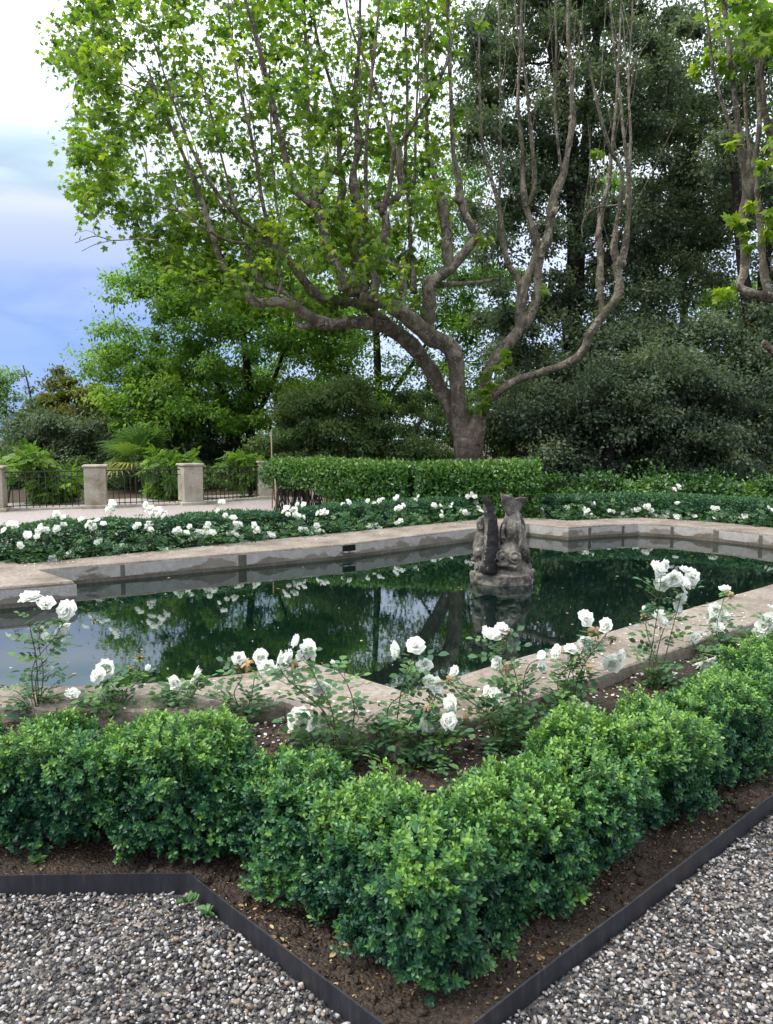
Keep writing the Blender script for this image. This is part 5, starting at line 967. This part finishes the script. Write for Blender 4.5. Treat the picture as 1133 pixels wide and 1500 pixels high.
bg_tree('lime_tree', 'yellow green tree glimpsed between the trunks at the right edge', 'tree', 30, [[(1075, 690, 5, 0), (1072, 600, 4, 0), (1070, 500, 3, 0), (1066, 420, 2, 0)]], [([(1030, 400), (1120, 410), (1133, 560), (1040, 540)], 46), ([(880, 260), (940, 250), (950, 420), (890, 420)], 18)], .13, 120, 'lime', 1023, 'darkbark', LT, .6, 1.2, .6, tip=.008)
US = 'low shrubs at the foot of the holm oaks'
for i, (u0, u1, vt, d, tb, lab) in enumerate(((770, 850, 690, 18.5, .3, 'dark low shrub at the right end of the laurel hedge'), (840, 930, 700, 17.5, .42, 'mid green low shrub behind the low hedge, below the black trunk'), (920, 1010, 695, 17, .48, 'low shrub with fresh leaves behind the high white rose'), (1000, 1080, 705, 17, .38, 'dull low shrub under the right holm oaks'), (1070, 1180, 700, 16, .55, 'bright green low shrub at the right picture edge'))):
    um = (u0 + u1) / 2; bg_tree('low_shrub', lab, 'shrub', d, [[(um, 740, 2, 0), (um + 5, 725, 1.6, 0), (um, 710, 1.2, 0)]], [([(u0 - 20, 745), (u0, vt + 10), (um, vt), (u1, vt + 12), (u1 + 20, 745)], 55)], .09, 90, 'laurel', 1030 + i, 'twig', LT, .32, .8, tb, US, tip=.006)
# wisteria spilling over the railing
WG = 'bright wisteria plants climbing on the terrace railing'
for i, (poly, d, n, base, lab) in enumerate((([(-40, 665), (30, 660), (55, 672), (60, 690), (-40, 700)], 18.6, 46, (10, 740), 'bright wisteria heaped on the railing at the left edge'), ([(60, 685), (85, 680), (112, 700), (100, 730), (60, 735)], 18.9, 26, (80, 742), 'bright wisteria hanging through the railing left of the widest pillar'), ([(222, 672), (250, 665), (290, 680), (262, 730), (225, 735), (215, 700)], 19.9, 44, (245, 740), 'bright wisteria bush covering the railing right of the palm'), ([(322, 672), (350, 664), (394, 672), (392, 690), (375, 705), (335, 705)], 20.8, 40, (365, 735), 'bright wisteria draped over the railing and end pillar'))):
    bg_tree('wisteria', lab, 'climber', d, [[(base[0], base[1], 2.5, 0), (base[0] + 4, base[1] - 25, 2, 0), (base[0], base[1] - 50, 1.5, 0)]], [(poly, n)], .26, 22, 'bright', 1050 + i, 'twig', WIST, .24, .5, .5, WG, droop=.5, tip=.005)
# palm
pd_ = 22.5; pb_ = at(206, 735, pd_); pb_[2] = 0; r = np.random.default_rng(5); root = thing('fan_palm', 'fan palm with yellowing lower fronds behind the railing', 'palm', tuple(pb_)); top = at(207, 672, pd_) - pb_
g = Geo(); tube(g, spline([(0, 0, -.1), top * .5 + np.array([.03, 0, 0]), top], 6), [.17] * 6 + [.15] * 7, 10, .5, .25, 3); g.build('trunk', M['darkbark'], root)
for k in range(26):
    a = k * 2.4 + r.normal() * .2; el = r.uniform(-.25, 1.2); d = np.array([math.cos(a) * math.cos(el), math.sin(a) * math.cos(el), math.sin(el)]); L = r.uniform(.8, 1.15); gp = Geo()
    pe = top + d * L * .6 - np.array([0, 0, .1]); tube(gp, spline([top, (top + pe) / 2 + np.array([0, 0, .06]), pe], 3), .012, 4, .5); X, Y, Z = frames(d[None], np.array([[0, 0, 1.]]) + d * .2, r); X, Y, Z = X[0], Y[0], Z[0]; age = np.clip(.55 - el * .35 + r.normal() * .12, .1, 1)
    for j in range(22):
        t = (j / 21 - .5) * 4.2; dd = Y * math.cos(t) + X * math.sin(t); l = L * r.uniform(.7, .85); pz_ = np.cross(dd, Z); q = pe + dd * l * .6 + Z * .03; e = pe + dd * l - Z * .05 - np.array([0, 0, .12 * l])
        gp.add(np.array([pe, q + pz_ * .036, e, q - pz_ * .036]), [np.array([[0, 1, 2, 3]])], age)
    gp.build('frond', M['palm'], root)
# dead twigs poking out of the left crown belong to the lime tree's neighbour: a bare spray
# ------------------------------------------------------------------ sky, sun, camera
ELEV, AZ = math.radians(56), math.radians(-105)       # azimuth from +Y towards +X
w = bpy.data.worlds.new('World'); SC.world = w; w.use_nodes = True; nt = w.node_tree; nt.nodes.clear(); out = nt.nodes.new('ShaderNodeOutputWorld')
sky = nt.nodes.new('ShaderNodeTexSky'); sky.sky_type = 'NISHITA'; sky.sun_disc = False; sky.sun_elevation = ELEV; sky.sun_rotation = AZ; sky.air_density = 1.2; sky.dust_density = 1.5
bg1 = nt.nodes.new('ShaderNodeBackground'); bg1.inputs[1].default_value = .1; nt.links.new(sky.outputs[0], bg1.inputs[0])
tc = nt.nodes.new('ShaderNodeTexCoord'); sx = nt.nodes.new('ShaderNodeSeparateXYZ'); nt.links.new(tc.outputs['Generated'], sx.inputs[0])
mp = nt.nodes.new('ShaderNodeMapping'); mp.inputs['Scale'].default_value = (1.2, 1.2, 4.5); nt.links.new(tc.outputs['Generated'], mp.inputs[0])
cn = noise(nt, 2.2, 5, .5, dist=.6, vec=mp.outputs[0])
mu = nt.nodes.new('ShaderNodeMath'); mu.operation = 'MULTIPLY_ADD'; mu.inputs[1].default_value = .10; mu.inputs[2].default_value = -.05; nt.links.new(cn, mu.inputs[0])
ad = nt.nodes.new('ShaderNodeMath'); ad.operation = 'ADD'; nt.links.new(sx.outputs[2], ad.inputs[0]); nt.links.new(mu.outputs[0], ad.inputs[1])
ccol = ramp(nt, ad.outputs[0], [(0.0, (.13, .20, .36)), (.10, (.10, .17, .37)), (.17, (.15, .20, .38)), (.235, (.23, .26, .37)), (.28, (.34, .35, .39)), (.34, (.52, .53, .54)), (.45, (.9, .91, .92)), (1.0, (1.3, 1.31, 1.34))])
veil = ramp(nt, noise(nt, 3.1, 4, .5, dist=.4, vec=mp.outputs[0]), [(.46, (1, 1, 1)), (.57, (.78, .86, .92)), (.66, (1, 1, 1))])
ccol = mixc(nt, 1., ccol, veil, 'MULTIPLY')
side = nt.nodes.new('ShaderNodeMath'); side.operation = 'MULTIPLY_ADD'; side.inputs[1].default_value = 1.0; side.inputs[2].default_value = .34; nt.links.new(sx.outputs[0], side.inputs[0])
ccol = mixc(nt, ramp(nt, side.outputs[0], [(0.0, (0, 0, 0)), (.08, (0, 0, 0)), (.30, (.7, .7, .7))]), ccol, mixc(nt, .5, ccol, (.62, .66, .74)))
m3 = nt.nodes.new('ShaderNodeMapping'); m3.inputs['Scale'].default_value = (7., 0., 26.); m3.inputs['Location'].default_value = (2.75, 0, -8.0); nt.links.new(tc.outputs['Generated'], m3.inputs[0])
ln = nt.nodes.new('ShaderNodeVectorMath'); ln.operation = 'LENGTH'; nt.links.new(m3.outputs[0], ln.inputs[0])
la = nt.nodes.new('ShaderNodeMath'); la.operation = 'MULTIPLY_ADD'; la.inputs[1].default_value = 1.4; nt.links.new(noise(nt, 5, 5, .55, vec=mp.outputs[0]), la.inputs[0]); nt.links.new(ln.outputs[1], la.inputs[2])
lm_ = nt.nodes.new('ShaderNodeMath'); lm_.operation = 'MULTIPLY'; lm_.inputs[1].default_value = .5; nt.links.new(la.outputs[0], lm_.inputs[0])
ccol = mixc(nt, 1., ccol, ramp(nt, lm_.outputs[0], [(.40, (.64, .75, .80)), (.62, (.74, .83, .87)), (1., (1, 1, 1))]), 'MULTIPLY')
bg2 = nt.nodes.new('ShaderNodeBackground'); bg2.inputs[1].default_value = 1.0; nt.links.new(ccol, bg2.inputs[0])
mx = nt.nodes.new('ShaderNodeMixShader'); mx.inputs[0].default_value = .88; nt.links.new(bg1.outputs[0], mx.inputs[1]); nt.links.new(bg2.outputs[0], mx.inputs[2]); nt.links.new(mx.outputs[0], out.inputs[0])
sl = bpy.data.lights.new('sun', 'SUN'); sl.energy = 1.5; sl.angle = math.radians(18); sl.color = (1., .95, .88); so = bpy.data.objects.new('sun', sl); COL.objects.link(so)
sd = Vector((math.sin(AZ) * math.cos(ELEV), math.cos(AZ) * math.cos(ELEV), math.sin(ELEV))); so.rotation_euler = sd.to_track_quat('Z', 'Y').to_euler(); so.location = sd * 60
cam = bpy.data.cameras.new('camera'); co = bpy.data.objects.new('camera', cam); COL.objects.link(co); co.location = (0, 0, H); co.rotation_euler = (math.pi / 2 - PITCH, 0, 0)
cam.sensor_fit = 'VERTICAL'; cam.sensor_height = 36; cam.lens = F / 1500 * 36; cam.clip_start = .05; cam.clip_end = 2000; SC.camera = co
SC.view_settings.view_transform = 'Standard'; SC.view_settings.look = 'None'; SC.view_settings.exposure = 1.45; SC.view_settings.gamma = 1
SC.cycles.max_bounces = 8; SC.cycles.diffuse_bounces = 6; SC.cycles.glossy_bounces = 3; SC.cycles.transmission_bounces = 3; SC.cycles.use_denoising = True; SC.cycles.use_adaptive_sampling = True; SC.cycles.adaptive_threshold = .02
SC.cycles.caustics_reflective = False; SC.cycles.caustics_refractive = False
